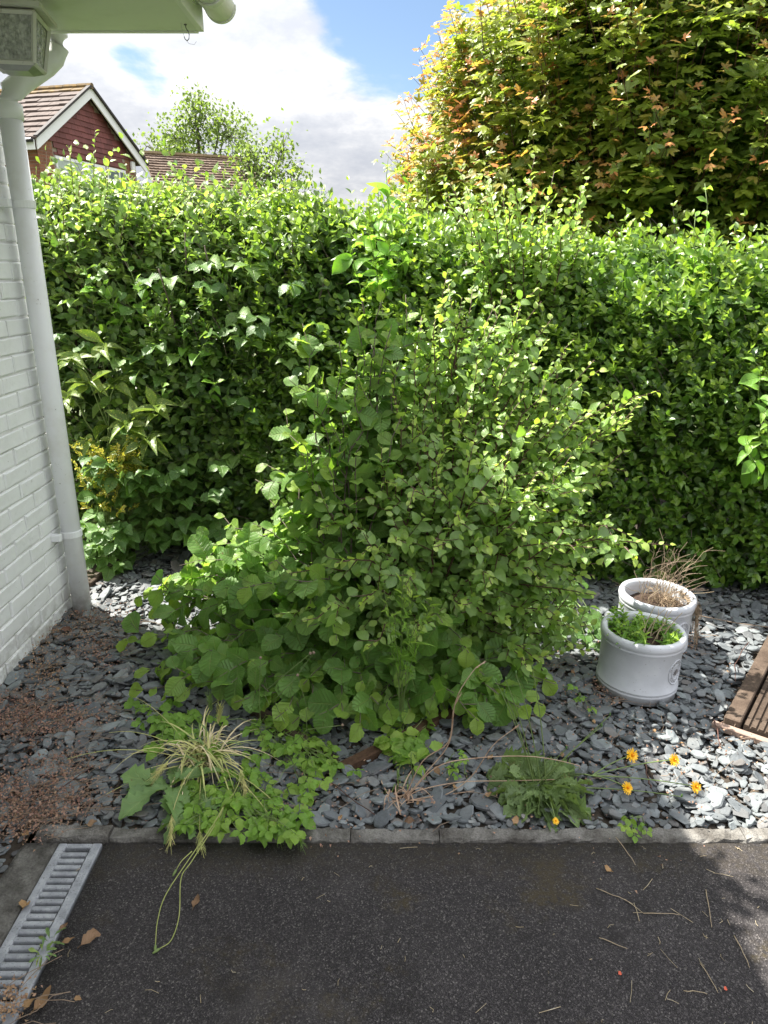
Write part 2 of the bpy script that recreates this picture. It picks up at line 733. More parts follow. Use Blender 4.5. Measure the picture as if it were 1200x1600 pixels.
def leaf_dirs(tan, az, spread, droop=0.0, up=0.9, njit=0.45):
    """directions and face normals of leaves round a stem"""
    n = len(tan)
    ref = np.tile(np.array([0.12, 0.23, 0.96]), (n, 1))
    a = np.cross(tan, ref)
    a /= np.maximum(1e-6, np.linalg.norm(a, axis=1))[:, None]
    b = np.cross(tan, a)
    rad = a * np.cos(az)[:, None] + b * np.sin(az)[:, None]
    D = rad * np.sin(spread)[:, None] + tan * np.cos(spread)[:, None]
    D[:, 2] -= droop
    N = np.tile(np.array([-0.12, -0.50, up]), (n, 1)) + tan * 0.25 + RNG.normal(0, njit * 0.85, (n, 3))
    return D, N


# ================================================================== STRUCTURE
# ---- ground under everything
m_soil = noisy_mat('soil', [(0.030, 0.024, 0.018), (0.055, 0.044, 0.034), (0.085, 0.068, 0.05)], 9, 0.95, 0.6, 60, dist=0.01)
g = mesh_obj('ground', [(-400, -400, -0.13), (400, -400, -0.13), (400, 900, -0.13), (-400, 900, -0.13)], [(0, 1, 2, 3)],
             noisy_mat('lawn_earth', [(0.05, 0.07, 0.025), (0.07, 0.085, 0.035)], 0.6, 0.95, 0.3, 12))
g['kind'] = 'structure'

# ---- asphalt drive
KY0, KY1 = 1.705, 1.757          # kerb front and back
CX0, CX1 = -0.957, -0.826        # drain channel


def asphalt_material():
    m, nt, out = mat('asphalt')
    pos = worldpos(nt)
    big = nt.noise(pos, 2.2, 5, 0.62)
    c = nt.ramp(big, [(0.3, (0.012, 0.0105, 0.0115)), (0.5, (0.024, 0.0215, 0.0225)), (0.72, (0.044, 0.040, 0.041))])
    agg = nt.vor(pos, 300, out=1)                      # crushed stone, one colour per cell
    aggd = nt.vor(pos, 300)
    bw = nt.n('ShaderNodeRGBToBW')
    nt.put(bw.inputs[0], agg)
    st = nt.ramp(bw.outputs[0], [(0.15, (0.009, 0.008, 0.0085)), (0.55, (0.028, 0.025, 0.026)), (0.80, (0.085, 0.077, 0.077)), (0.92, (0.20, 0.185, 0.175))])
    c = nt.mix(0.55, c, st)
    fine = nt.noise(pos, 420, 2, 0.7)
    c = nt.mix(0.6, c, nt.ramp(fine, [(0.35, 0.25), (0.65, 0.75)]), 'OVERLAY')
    # brown mossy blotches
    mo = nt.noise(nt.vmath('ADD', pos, Vector((3.1, 0.4, 0))), 3.3, 6, 0.68)
    mo = nt.math('MULTIPLY', nt.smooth(mo, 0.55, 0.68), nt.smooth(nt.noise(pos, 60, 3, 0.7), 0.30, 0.60))
    c = nt.mix(nt.math('MULTIPLY', mo, 0.75), c, (0.046, 0.035, 0.014))
    dk = nt.smooth(nt.noise(nt.vmath('ADD', pos, Vector((9.0, 5.0, 0))), 5.5, 5, 0.65), 0.56, 0.70)
    c = nt.mix(nt.math('MULTIPLY', dk, 0.6), c, (0.012, 0.010, 0.010))
    spy = nt.n('ShaderNodeSeparateXYZ')
    nt.put(spy.inputs[0], pos)
    edge = nt.math('MULTIPLY', nt.smooth(nt.math('ADD', spy.outputs[1], nt.math('MULTIPLY', nt.math('SUBTRACT', nt.noise(pos, 7, 5, 0.7), 0.5), 0.35)), 1.52, 1.72), nt.smooth(nt.noise(pos, 45, 4, 0.7), 0.35, 0.62))
    c = nt.mix(nt.math('MULTIPLY', edge, 0.7), c, (0.040, 0.032, 0.020))
    pale = nt.smooth(nt.noise(nt.vmath('ADD', pos, Vector((1.7, 8.2, 0))), 1.6, 6, 0.7), 0.52, 0.72)
    c = nt.mix(nt.math('MULTIPLY', pale, 0.5), c, (0.075, 0.068, 0.066))
    h = nt.math('ADD', nt.math('MULTIPLY', aggd, 1.2), nt.math('MULTIPLY', fine, 0.6))
    b = nt.bump(h, 0.55, 0.004)
    b = nt.bump(big, 0.3, 0.02, b)
    principled(nt, out, c, 0.86, b, 0.35)
    return m


def slab(name, x0, x1, y0, y1, z0, z1, material, nx=1, ny=1, wob=0.0):
    """slab with a slightly uneven top"""
    rr = random.Random(len(name) + int(abs(x0) * 100))
    vs, fs = [], []
    for j in range(ny + 1):
        for i in range(nx + 1):
            vs.append((x0 + (x1 - x0) * i / nx, y0 + (y1 - y0) * j / ny, z1 + rr.uniform(-wob, wob)))
    for j in range(ny):
        for i in range(nx):
            a = j * (nx + 1) + i
            fs.append((a, a + 1, a + nx + 2, a + nx + 1))
    n0 = len(vs)
    ring = [i for i in range(nx + 1)] + [(j * (nx + 1) + nx) for j in range(1, ny + 1)] + [ny * (nx + 1) + i for i in range(nx - 1, -1, -1)] + [j * (nx + 1) for j in range(ny - 1, 0, -1)]
    for i in ring:
        vs.append((vs[i][0], vs[i][1], z0))
    k = len(ring)
    for i in range(k):
        fs.append((ring[i], n0 + i, n0 + (i + 1) % k, ring[(i + 1) % k]))
    o = mesh_obj(name, vs, fs, material, None, True)
    return o


asph = slab('asphalt_drive', CX1 + 0.004, 5.0, -5.0, KY0 - 0.002, -0.12, 0.0, asphalt_material(), 60, 60, 0.0014)
asph['kind'] = 'structure'
asph2 = slab('asphalt_drive', -6.0, -1.6, -5.0, 0.2, -0.12, 0.0, asph.data.materials[0])
asph2['kind'] = 'structure'

# ---- concrete: kerb edgings, strip beside the drain
m_conc = noisy_mat('old_concrete', [(0.10, 0.095, 0.085), (0.19, 0.18, 0.165), (0.28, 0.27, 0.25)], 14, 0.9, 0.7, 90, 5, 0.006, 0.3, 0.15, grain=160)
m_conc_d = noisy_mat('mossy_concrete', [(0.055, 0.052, 0.045), (0.11, 0.105, 0.095), (0.18, 0.175, 0.16)], 16, 0.92, 0.8, 80, 5, 0.008, 0.3, 0.2, grain=140)
m_kerb = noisy_mat('kerb_concrete', [(0.050, 0.044, 0.038), (0.105, 0.098, 0.088), (0.19, 0.182, 0.168), (0.25, 0.24, 0.22)], 9, 0.92, 0.9, 110, 7, 0.008, 0.3, 0.35, grain=190)
kerb = empty('concrete_kerb', (0.3, KY0, 0), 'low concrete edging between the black drive and the slate chippings', 'kerb')
kx = CX0 - 0.075
ke = [kx, CX1 + 0.012, -0.10, 0.165, 1.07, 1.98, 2.9, 3.9, 5.0]
for i in range(len(ke) - 1):
    rr = random.Random(i)
    mb = MB()
    x0, x1 = ke[i] + 0.0012, ke[i + 1] - 0.0012
    n = max(3, int((x1 - x0) / 0.022))
    top = 0.009 if i else 0.020
    prof = [(KY0, -0.1), (KY0 + 0.001, top - 0.008), (KY0 + 0.006, top), (KY1 - 0.006, top + 0.001), (KY1, top - 0.006), (KY1, -0.1)]
    vs, fs = [], []
    for j in range(n + 1):
        x = x0 + (x1 - x0) * j / n
        for (yy, z) in prof:
            e = 0.0040 if z > 0 else 0
            vs.append((x, yy + rr.uniform(-e, e) + (0.012 * math.sin(i * 2.1) * 0.25), z + rr.uniform(-e, e)))
    m = len(prof)
    for j in range(n):
        for q in range(m - 1):
            fs.append((j * m + q, (j + 1) * m + q, (j + 1) * m + q + 1, j * m + q + 1))
    fs.append(tuple(range(m)))
    fs.append(tuple(n * m + q for q in range(m - 1, -1, -1)))
    mesh_obj('kerb_stone', vs, fs, m_kerb if i != 1 else m_conc_d, kerb, False, origin=((x0 + x1) / 2, KY0, 0))

strip = slab('concrete_strip', -1.062, CX0 - 0.003, -2.0, 1.700, -0.12, 0.006, m_conc_d, 5, 90, 0.004)
tag(strip, 'mossy concrete haunching strip running along the outer side of the drain channel', 'concrete strip')

# ---- drain channel
m_galv, nt, out = mat('cast_grating')
pos = worldpos(nt)
c = nt.ramp(nt.noise(pos, 22, 5, 0.65), [(0.3, (0.19, 0.20, 0.22)), (0.55, (0.31, 0.325, 0.35)), (0.72, (0.42, 0.435, 0.46))])
pit = nt.smooth(nt.noise(pos, 240, 2, 0.6), 0.60, 0.70)
c = nt.mix(nt.math('MULTIPLY', pit, 0.7), c, (0.06, 0.06, 0.065))
principled(nt, out, c, 0.62, nt.bump(nt.math('SUBTRACT', nt.noise(pos, 60, 4), nt.math('MULTIPLY', pit, 0.6)), 0.5, 0.003), 0.45, 0.15)
m_dark = flat_mat('drain_inside', (0.012, 0.012, 0.012), 0.9, 0.1)
drain = empty('drain_channel', ((CX0 + CX1) / 2, 1.45, 0), 'narrow grey slotted drain channel set into the edge of the drive', 'drain')
MB().box((CX0 - 0.001, -2, -0.115), (CX0 + 0.012, KY0 - 0.003, -0.012)).box((CX1 - 0.012, -2, -0.115), (CX1 + 0.001, KY0 - 0.003, -0.012)) \
    .box((CX0 + 0.012, -2, -0.115), (CX1 - 0.012, KY0 - 0.003, -0.108)).build('trough', m_dark, drain)


def grate_bar_profile(w=0.0148):
    return [(-w / 2 + .001, -0.014), (-w / 2, 0.0015), (-w / 2 + 0.0012, 0.0042), (-w / 2 + 0.0035, 0.0054), (w / 2 - 0.0035, 0.0054), (w / 2 - 0.0012, 0.0042), (w / 2, 0.0015), (w / 2 - .001, -0.014)]


GTOP = 0.006
y = KY0 - 0.004
first = True
bar_me = None
for sec in range(3):
    y1 = y
    y0 = y1 - 0.505
    mb = MB()
    for (xa, xb) in ((CX0 + 0.002, CX0 + 0.027), (CX1 - 0.030, CX1 - 0.002)):
        mb.box((xa, y0 + 0.002, -0.018), (xb, y1 - 0.002, GTOP), bevel=0.003)
    mb.box((CX0 + 0.027, y1 - 0.020, -0.018), (CX1 - 0.030, y1 - 0.003, GTOP - 0.001), bevel=0.002)
    mb.box((CX0 + 0.027, y0 + 0.003, -0.018), (CX1 - 0.030, y0 + 0.020, GTOP - 0.001), bevel=0.002)
    fr = mb.build('grate_frame', m_galv, drain, origin=((CX0 + CX1) / 2, (y0 + y1) / 2, 0))
    nb = 19
    for k in range(nb):
        yy = y1 - 0.020 - (k + 1) * (0.505 - 0.040) / (nb + 1)
        if bar_me is None:
            pr = grate_bar_profile()
            xa, xb = CX0 + 0.0275 - (CX0 + CX1) / 2, CX1 - 0.0305 - (CX0 + CX1) / 2
            vs = [(xa, a, b) for a, b in pr] + [(xb, a, b) for a, b in pr]
            n = len(pr)
            fs = [(i, i + 1, n + i + 1, n + i) for i in range(n - 1)]
            bar_me = raw_mesh('grate_bar', vs, fs, m_galv, True)
        if sec == 2 and k > 4:
            continue
        o = link('grate_bar', bar_me, fr, Vector(((CX0 + CX1) / 2, yy, 0.0)) - wroot(fr))
    y = y0 - 0.004

# ---- slate bed: soil sheet; the chippings come after the plants
bed = mesh_obj('slate_bed', [(-1.6, KY1, -0.012), (6, KY1, -0.012), (6, 6.5, -0.012), (-3.5, 6.5, -0.012), (-3.5, 3.3, -0.012), (-1.6, 3.3, -0.012),
                             (-1.6, -2, -0.012), (-1.066, -2, -0.012), (-1.066, KY1, -0.012)],
               [(0, 1, 2, 3, 4, 5), (6, 7, 8, 0)], m_soil)
bed['kind'] = 'structure'

# ================================================================== WHITE HOUSE
WX, WY, EZ = -1.560, 3.275, 2.5


def paint_mat(name, col, grime=(0.42, 0.42, 0.38), amt=0.35, bump=0.4, bs=55, rough=0.55, flake=False):
    m, nt, out = mat(name)
    pos = worldpos(nt)
    f = nt.noise(pos, 7, 6, 0.65)
    c = nt.mix(nt.math('MULTIPLY', nt.smooth(f, 0.45, 0.75), amt), col, grime)
    sep_ = nt.n('ShaderNodeSeparateXYZ')
    nt.put(sep_.inputs[0], pos)
    # splash dirt close to the ground
    low = nt.math('MULTIPLY', nt.math('SUBTRACT', 1.0, nt.smooth(sep_.outputs[2], 0.02, 0.22)), nt.smooth(nt.noise(pos, 16, 4, 0.65), 0.38, 0.62))
    c = nt.mix(nt.math('MULTIPLY', low, 0.55), c, (0.30, 0.28, 0.24))
    if flake:
        fl = nt.smooth(nt.noise(pos, 38, 5, 0.7), 0.66, 0.70)
        c = nt.mix(nt.math('MULTIPLY', fl, 0.7), c, (0.33, 0.31, 0.28))
    h = nt.math('ADD', nt.noise(pos, bs, 5, 0.6), nt.math('MULTIPLY', nt.noise(pos, 12, 3), 0.8))
    principled(nt, out, c, rough, nt.bump(h, bump, 0.006), 0.4)
    return m


m_wpaint = paint_mat('white_masonry_paint', (0.86, 0.87, 0.87), (0.66, 0.67, 0.64), 0.35, 0.55, 34, 0.65, True)
m_mortar = paint_mat('painted_mortar', (0.74, 0.74, 0.73), (0.40, 0.39, 0.36), 0.6, 0.5, 60, 0.8)
m_pvc = paint_mat('white_pipe_paint', (0.84, 0.85, 0.87), (0.62, 0.60, 0.53), 0.38, 0.12, 18, 0.36, True)
m_soffit = paint_mat('soffit_paint', (0.66, 0.70, 0.58), (0.48, 0.52, 0.38), 0.45, 0.05, 12, 0.42)
m_rooft = noisy_mat('house_roof_tile', [(0.12, 0.08, 0.06), (0.2, 0.13, 0.1)], 6, 0.85)

house = empty('white_house', (WX, WY, 0), 'white painted brick house corner with boxed eaves on the drive side', 'house')
wl = MB()
wl.box((-9, -6, -0.1), (WX, WY - 0.012, 2.62)).build('wall', m_mortar, house)
wall = [o for o in bpy.data.objects if o.name == 'wall'][0]


def brick_mesh(l, h, d, seed, e=0.0025):
    """brick showing its +x face: chamfered front, sides going back"""
    rr = random.Random(seed)
    j = lambda: rr.uniform(-e, e)
    c = 0.005
    back = [(-d, 0, 0), (-d, l, 0), (-d, l, h), (-d, 0, h)]
    rim = [(-c, j(), j()), (-c, l + j(), j()), (-c, l + j(), h + j()), (-c, j(), h + j())]
    front = [(j() * .8, c, c), (j() * .8, l - c, c), (j() * .8, l - c, h - c), (j() * .8, c, h - c)]
    ctr = []
    vs = back + rim + front
    fs = [(8, 9, 10, 11)]
    for k in range(4):
        k2 = (k + 1) % 4
        fs.append((4 + k, 4 + k2, 8 + k2, 8 + k))
        fs.append((k, k2, 4 + k2, 4 + k))
    return vs, fs


br_full = [raw_mesh('brick', *brick_mesh(0.216, 0.066, 0.05, 40 + s), m_wpaint) for s in range(8)]
br_half = [raw_mesh('brick', *brick_mesh(0.1035, 0.066, 0.05, 60 + s), m_wpaint) for s in range(4)]
rr = random.Random(5)
for row in range(34):
    z = 0.004 + row * 0.0745
    yy = WY + rr.uniform(-0.003, 0.003)
    if row % 2:
        yy -= 0.1035
        link('brick', br_half[rr.randrange(4)], wall, Vector((WX + 0.009 + rr.uniform(-.001, .001), yy, z)) - wroot(wall))
        yy -= 0.0085
    while yy > 1.62 + 0.1 * (row < 4):
        yy -= 0.216
        link('brick', br_full[rr.randrange(8)], wall, Vector((WX + 0.009 + rr.uniform(-.0028, .0028), yy + rr.uniform(-.002, .002), z + rr.uniform(-.0022, .0022))) - wroot(wall))
        yy -= 0.0085

# eaves
SX, SY = -0.735, 3.300
MB().box((-9.1, -6.2, EZ), (SX, SY, EZ + 0.018)).build('soffit', m_soffit, house)
m_fascia = paint_mat('fascia_paint', (0.72, 0.74, 0.66), (0.5, 0.52, 0.42), 0.3, 0.05, 12, 0.4)
MB().box((SX + 0.001, -6.2, EZ - 0.004), (SX + 0.024, SY + 0.001, EZ + 0.17), bevel=0.002).build('fascia_board', m_fascia, house)
MB().box((-9.1, SY + 0.001, EZ - 0.004), (SX - 0.001, SY + 0.022, EZ + 0.17), bevel=0.002).build('fascia_board', m_fascia, house)
# low-pitched roof over it
rv = [(SX + 0.06, -6.3, EZ + 0.175), (SX + 0.06, SY + 0.08, EZ + 0.175), (-9.2, SY + 0.08, EZ + 0.175), (-9.2, -6.3, EZ + 0.175), (-5, -2.2, EZ + 1.9), (-5, -0.8, EZ + 1.9)]
MB().add(rv, [(0, 1, 5, 4), (1, 2, 5), (2, 3, 4, 5), (3, 0, 4), (3, 2, 1, 0)]).build('roof', m_rooft, house)


# gutter along the eave: half-round with stop end, union ring and brackets
def half_round(x, z, r, y0, y1, t=0.003, seg=14):
    mb = MB()
    vs, fs = [], []
    for rad in (r, r - t):
        for yy in (y0, y1):
            for k in range(seg + 1):
                a = math.pi + math.pi * k / seg
                vs.append((x + rad * math.cos(a), yy, z + rad * math.sin(a)))
    n = seg + 1
    for k in range(seg):
        fs.append((k, k + 1, n + k + 1, n + k))
        fs.append((2 * n + k, 3 * n + k, 3 * n + k + 1, 2 * n + k + 1))
        fs.append((k, 2 * n + k, 2 * n + k + 1, k + 1))
        fs.append((n + k, n + k + 1, 3 * n + k + 1, 3 * n + k))
    return mb.add(vs, fs)


gx, gz, gr = SX + 0.024 + 0.064, EZ + 0.095, 0.060
gut = half_round(gx, gz, gr, -6.2, SY + 0.02).build('gutter', m_fascia, house, True)
cap = MB()
seg = 16
vs = [(gx + gr * 1.05 * math.cos(math.pi + math.pi * k / seg), SY + 0.020, gz + gr * 1.05 * math.sin(math.pi + math.pi * k / seg)) for k in range(seg + 1)]
vs += [(a, b + 0.016, c_) for a, b, c_ in vs]
n = seg + 1
cap.add(vs, [tuple(range(n)), tuple(range(2 * n - 1, n - 1, -1))] + [(k, n + k, n + k + 1, k + 1) for k in range(n - 1)] + [(n - 1, 2 * n - 1, n, 0)])
cap.build('stop_end', m_fascia, gut)
for yb in (SY - 0.17, SY - 1.1):
    b_ = half_round(gx, gz, gr + 0.006, yb - 0.016, yb + 0.016, 0.0055)
    b_.box((SX + 0.0245, yb - 0.02, gz - 0.05), (SX + 0.031, yb + 0.02, gz + 0.03))
    b_.build('gutter_bracket', m_fascia, gut)

# downpipe with swan neck
PX, PY, PR = -1.486, 3.215, 0.0435
pipe = MB().tube([(PX, PY, 0.0), (PX, PY, 1.0), (PX, PY, 2.20)], PR, 24).build('downpipe', m_pvc, house, True)
nk = [(PX, PY, 2.195), (PX, PY, 2.235), (PX + 0.012, PY + 0.010, 2.272), (PX + 0.05, PY + 0.04, 2.315), (PX + 0.125, PY + 0.10, 2.385), (PX + 0.150, PY + 0.128, 2.42),
      (PX + 0.164, PY + 0.142, 2.455), (PX + 0.166, PY + 0.145, 2.50), (PX + 0.166, PY + 0.145, 2.62)]
MB().tube(nk, [PR * 1.0] * 9, 24).build('swan_neck', m_pvc, pipe, True)
for zc, col in ((2.20, 1), (1.86, 0), (0.42, 0)):
    cb = MB()
    if col:
        cb.lathe([(PR, -0.03), (PR + 0.006, -0.028), (PR + 0.007, 0.026), (PR, 0.03)], (PX, PY, zc), 24)
        cb.build('pipe_collar', m_pvc, pipe, True)
    else:
        cb.lathe([(PR + 0.0005, -0.016), (PR + 0.005, -0.014), (PR + 0.005, 0.014), (PR + 0.0005, 0.016)], (PX, PY, zc), 24)
        cb.box((WX + 0.012, PY - 0.085, zc - 0.016), (PX - 0.02, PY - 0.052, zc + 0.016), bevel=0.003)
        cb.build('pipe_clip', m_pvc, pipe, False)

# ---- wire hook in the soffit corner
m_wire = flat_mat('grey_wire', (0.16, 0.16, 0.15), 0.5, 0.5, 0, 0.6)
hk = Vector(at(290, 44, 3.22))
hk.z = EZ
pts = [hk + Vector(p) for p in ((0, 0, 0.004), (0.001, 0, -0.012), (0.008, 0, -0.022), (0.012, 0, -0.034), (0.010, 0, -0.048), (0.003, 0, -0.055), (-0.005, 0, -0.050), (-0.008, 0, -0.041))]
ho = MB().tube(pts, 0.0018, 6).lathe([(0.0, -0.003), (0.006, -0.003), (0.006, 0.0)], hk, 10).build('wire_hook', m_wire, None, True, origin=hk)
tag(ho, 'small bent wire hook hanging under the corner of the soffit', 'hook')
hk2 = hk + Vector((-0.012, -0.02, 0))
wp = [hk2, hk2 + Vector((0.004, 0, -0.03)), hk2 + Vector((0.012, 0, -0.055)), hk2 + Vector((0.026, 0, -0.07)), hk2 + Vector((0.045, 0, -0.073)), hk2 + Vector((0.055, 0, -0.062))]
wo_ = MB().tube(wp, 0.0007, 4).build('thin_wire', flat_mat('pale_wire', (0.5, 0.5, 0.5), 0.5), None, True, origin=hk2)
tag(wo_, 'thin pale loose wire curling beside the hook under the soffit', 'wire')


# ---- wall lantern
def lantern():
    m_fr = paint_mat('lantern_white', (0.62, 0.62, 0.57), (0.34, 0.26, 0.17), 0.55, 0.25, 40, 0.55, True)
    m_gl, nt, out = mat('lantern_glass')
    pos = worldpos(nt)
    p = nt.n('ShaderNodeBsdfPrincipled')
    f = nt.noise(pos, 60, 3, 0.6)
    p.inputs['Base Color'].default_value = (0.42, 0.44, 0.41, 1)
    nt.put(p.inputs['Base Color'], nt.ramp(f, [(0.35, (0.34, 0.36, 0.33)), (0.65, (0.66, 0.68, 0.64))]))
    nt.put(p.inputs['Roughness'], 0.18)
    p.inputs['Transmission Weight'].default_value = 0.2
    w1 = nt.vor(nt.vmath('MULTIPLY', pos, Vector((75, 75, 42))), 1.0, 'DISTANCE_TO_EDGE')
    nt.put(p.inputs['Normal'], nt.bump(nt.math('ADD', w1, nt.noise(pos, 80, 3)), 0.9, 0.006))
    nt.t.links.new(p.outputs[0], out.inputs[0])
    # axis: tapered square lamp hung on the wall, turned square to it
    cx, cy = -1.300, 2.93
    zt, zb = 2.432, 2.288
    L = empty('wall_lantern', (cx, cy, zt), 'weathered white wall lantern with patterned glass panes under the eaves', 'lantern')
    wt, wb = 0.098, 0.070
    yaw = R(10)
    M = Matrix.Translation((cx, cy, 0)) @ Matrix.Rotation(yaw, 4, 'Z')
    cor = [(-1, -1), (1, -1), (1, 1), (-1, 1)]
    fr = MB()
    for sx, sy in cor:
        a = M @ Vector((sx * wt, sy * wt, zt))
        b = M @ Vector((sx * wb, sy * wb, zb))
        fr.tube([b, a], 0.0085, 4)
    for (wd, z) in ((wt, zt), (wb, zb)):
        for k in range(4):
            a = M @ Vector((cor[k][0] * wd, cor[k][1] * wd, z))
            b = M @ Vector((cor[(k + 1) % 4][0] * wd, cor[(k + 1) % 4][1] * wd, z))
            fr.tube([a, b], 0.0085, 4)
    fr.build('frame', m_fr, L)
    for k in range(4):
        c0, c1 = cor[k], cor[(k + 1) % 4]
        q = 0.955
        vs = [M @ Vector((c0[0] * wb * q, c0[1] * wb * q, zb)), M @ Vector((c1[0] * wb * q, c1[1] * wb * q, zb)),
              M @ Vector((c1[0] * wt * q, c1[1] * wt * q, zt)), M @ Vector((c0[0] * wt * q, c0[1] * wt * q, zt))]
        nrm = (vs[1] - vs[0]).cross(vs[3] - vs[0]).normalized() * 0.003
        mb = MB().add(vs + [v - nrm for v in vs], [(0, 1, 2, 3), (7, 6, 5, 4), (0, 4, 5, 1), (1, 5, 6, 2), (2, 6, 7, 3), (3, 7, 4, 0)])
        # relief of the patterned glass: little raised bars
        rr = random.Random(k + 3)
        ex, ez = (vs[1] - vs[0]), (vs[3] - vs[0])
        nn = -(vs[1] - vs[0]).cross(vs[3] - vs[0]).normalized()
        for q_ in range(26):
            u0, v0 = rr.uniform(0.06, 0.8), rr.uniform(0.06, 0.85)
            if rr.random() < 0.5:
                du, dv = rr.uniform(0.12, 0.3), 0.018
            else:
                du, dv = 0.03, rr.uniform(0.08, 0.2)
            P_ = [vs[0] + ex * a_ + ez * b_ - nn * 0.0015 for a_, b_ in ((u0, v0), (min(.95, u0 + du), v0), (min(.95, u0 + du), min(.95, v0 + dv)), (u0, min(.95, v0 + dv)))]
            P2 = [p_ - nn * 0.0018 for p_ in P_]
            mb.add(P_ + P2, [(4, 5, 6, 7), (0, 1, 5, 4), (1, 2, 6, 5), (2, 3, 7, 6), (3, 0, 4, 7)])
        mb.build('glass_pane', m_gl, L)
    # sloping cap with overhanging lip
    cp = MB()
    lip, w2 = wt + 0.026, 0.055
    v0 = [M @ Vector((a * lip, b * lip, zt + 0.012)) for a, b in cor]
    v1 = [M @ Vector((a * lip, b * lip, zt + 0.026)) for a, b in cor]
    v2 = [M @ Vector((a * w2, b * w2, zt + 0.040)) for a, b in cor]
    fs = [(3, 2, 1, 0), (8, 9, 10, 11)]
    for k in range(4):
        k2 = (k + 1) % 4
        fs += [(k, k2, 4 + k2, 4 + k), (4 + k, 4 + k2, 8 + k2, 8 + k)]
    cp.add(v0 + v1 + v2, fs).build('cap', m_fr, L)
    bs = MB()
    v0 = [M @ Vector((a * (wb + .004), b * (wb + .004), zb - 0.004)) for a, b in cor]
    v1 = [M @ Vector((a * 0.040, b * 0.040, zb - 0.020)) for a, b in cor]
    fs = [(7, 6, 5, 4)]
    for k in range(4):
        k2 = (k + 1) % 4
        fs += [(4 + k, 4 + k2, k2, k)]
    bs.add(v0 + v1, fs).build('base', flat_mat('lantern_base', (0.30, 0.30, 0.29), 0.3, 0.6, 0, 0.5), L)
    ar = MB().tube(bez((WX + 0.02, cy + 0.02, zt - 0.05), (cx - 0.14, cy, zt + 0.03), (cx - 0.09, cy, zt + 0.02), 8), 0.011, 8)
    ar.lathe([(0.0, 0.012), (0.045, 0.010), (0.048, 0)], (WX + 0.012, cy + 0.02, zt - 0.05), 16, Matrix.Rotation(R(90), 3, 'Y'))
    ar.build('wall_bracket', m_fr, L, True)
    MB().lathe([(0.0, 0.075), (0.018, 0.07), (0.028, 0.05), (0.026, 0.03), (0.014, 0.012), (0.013, -0.01), (0, -0.012)], (cx, cy, zb + 0.03), 14) \
        .build('bulb', flat_mat('bulb_glass', (0.7, 0.7, 0.68), 0.25, 0.6), L, True)


lantern()


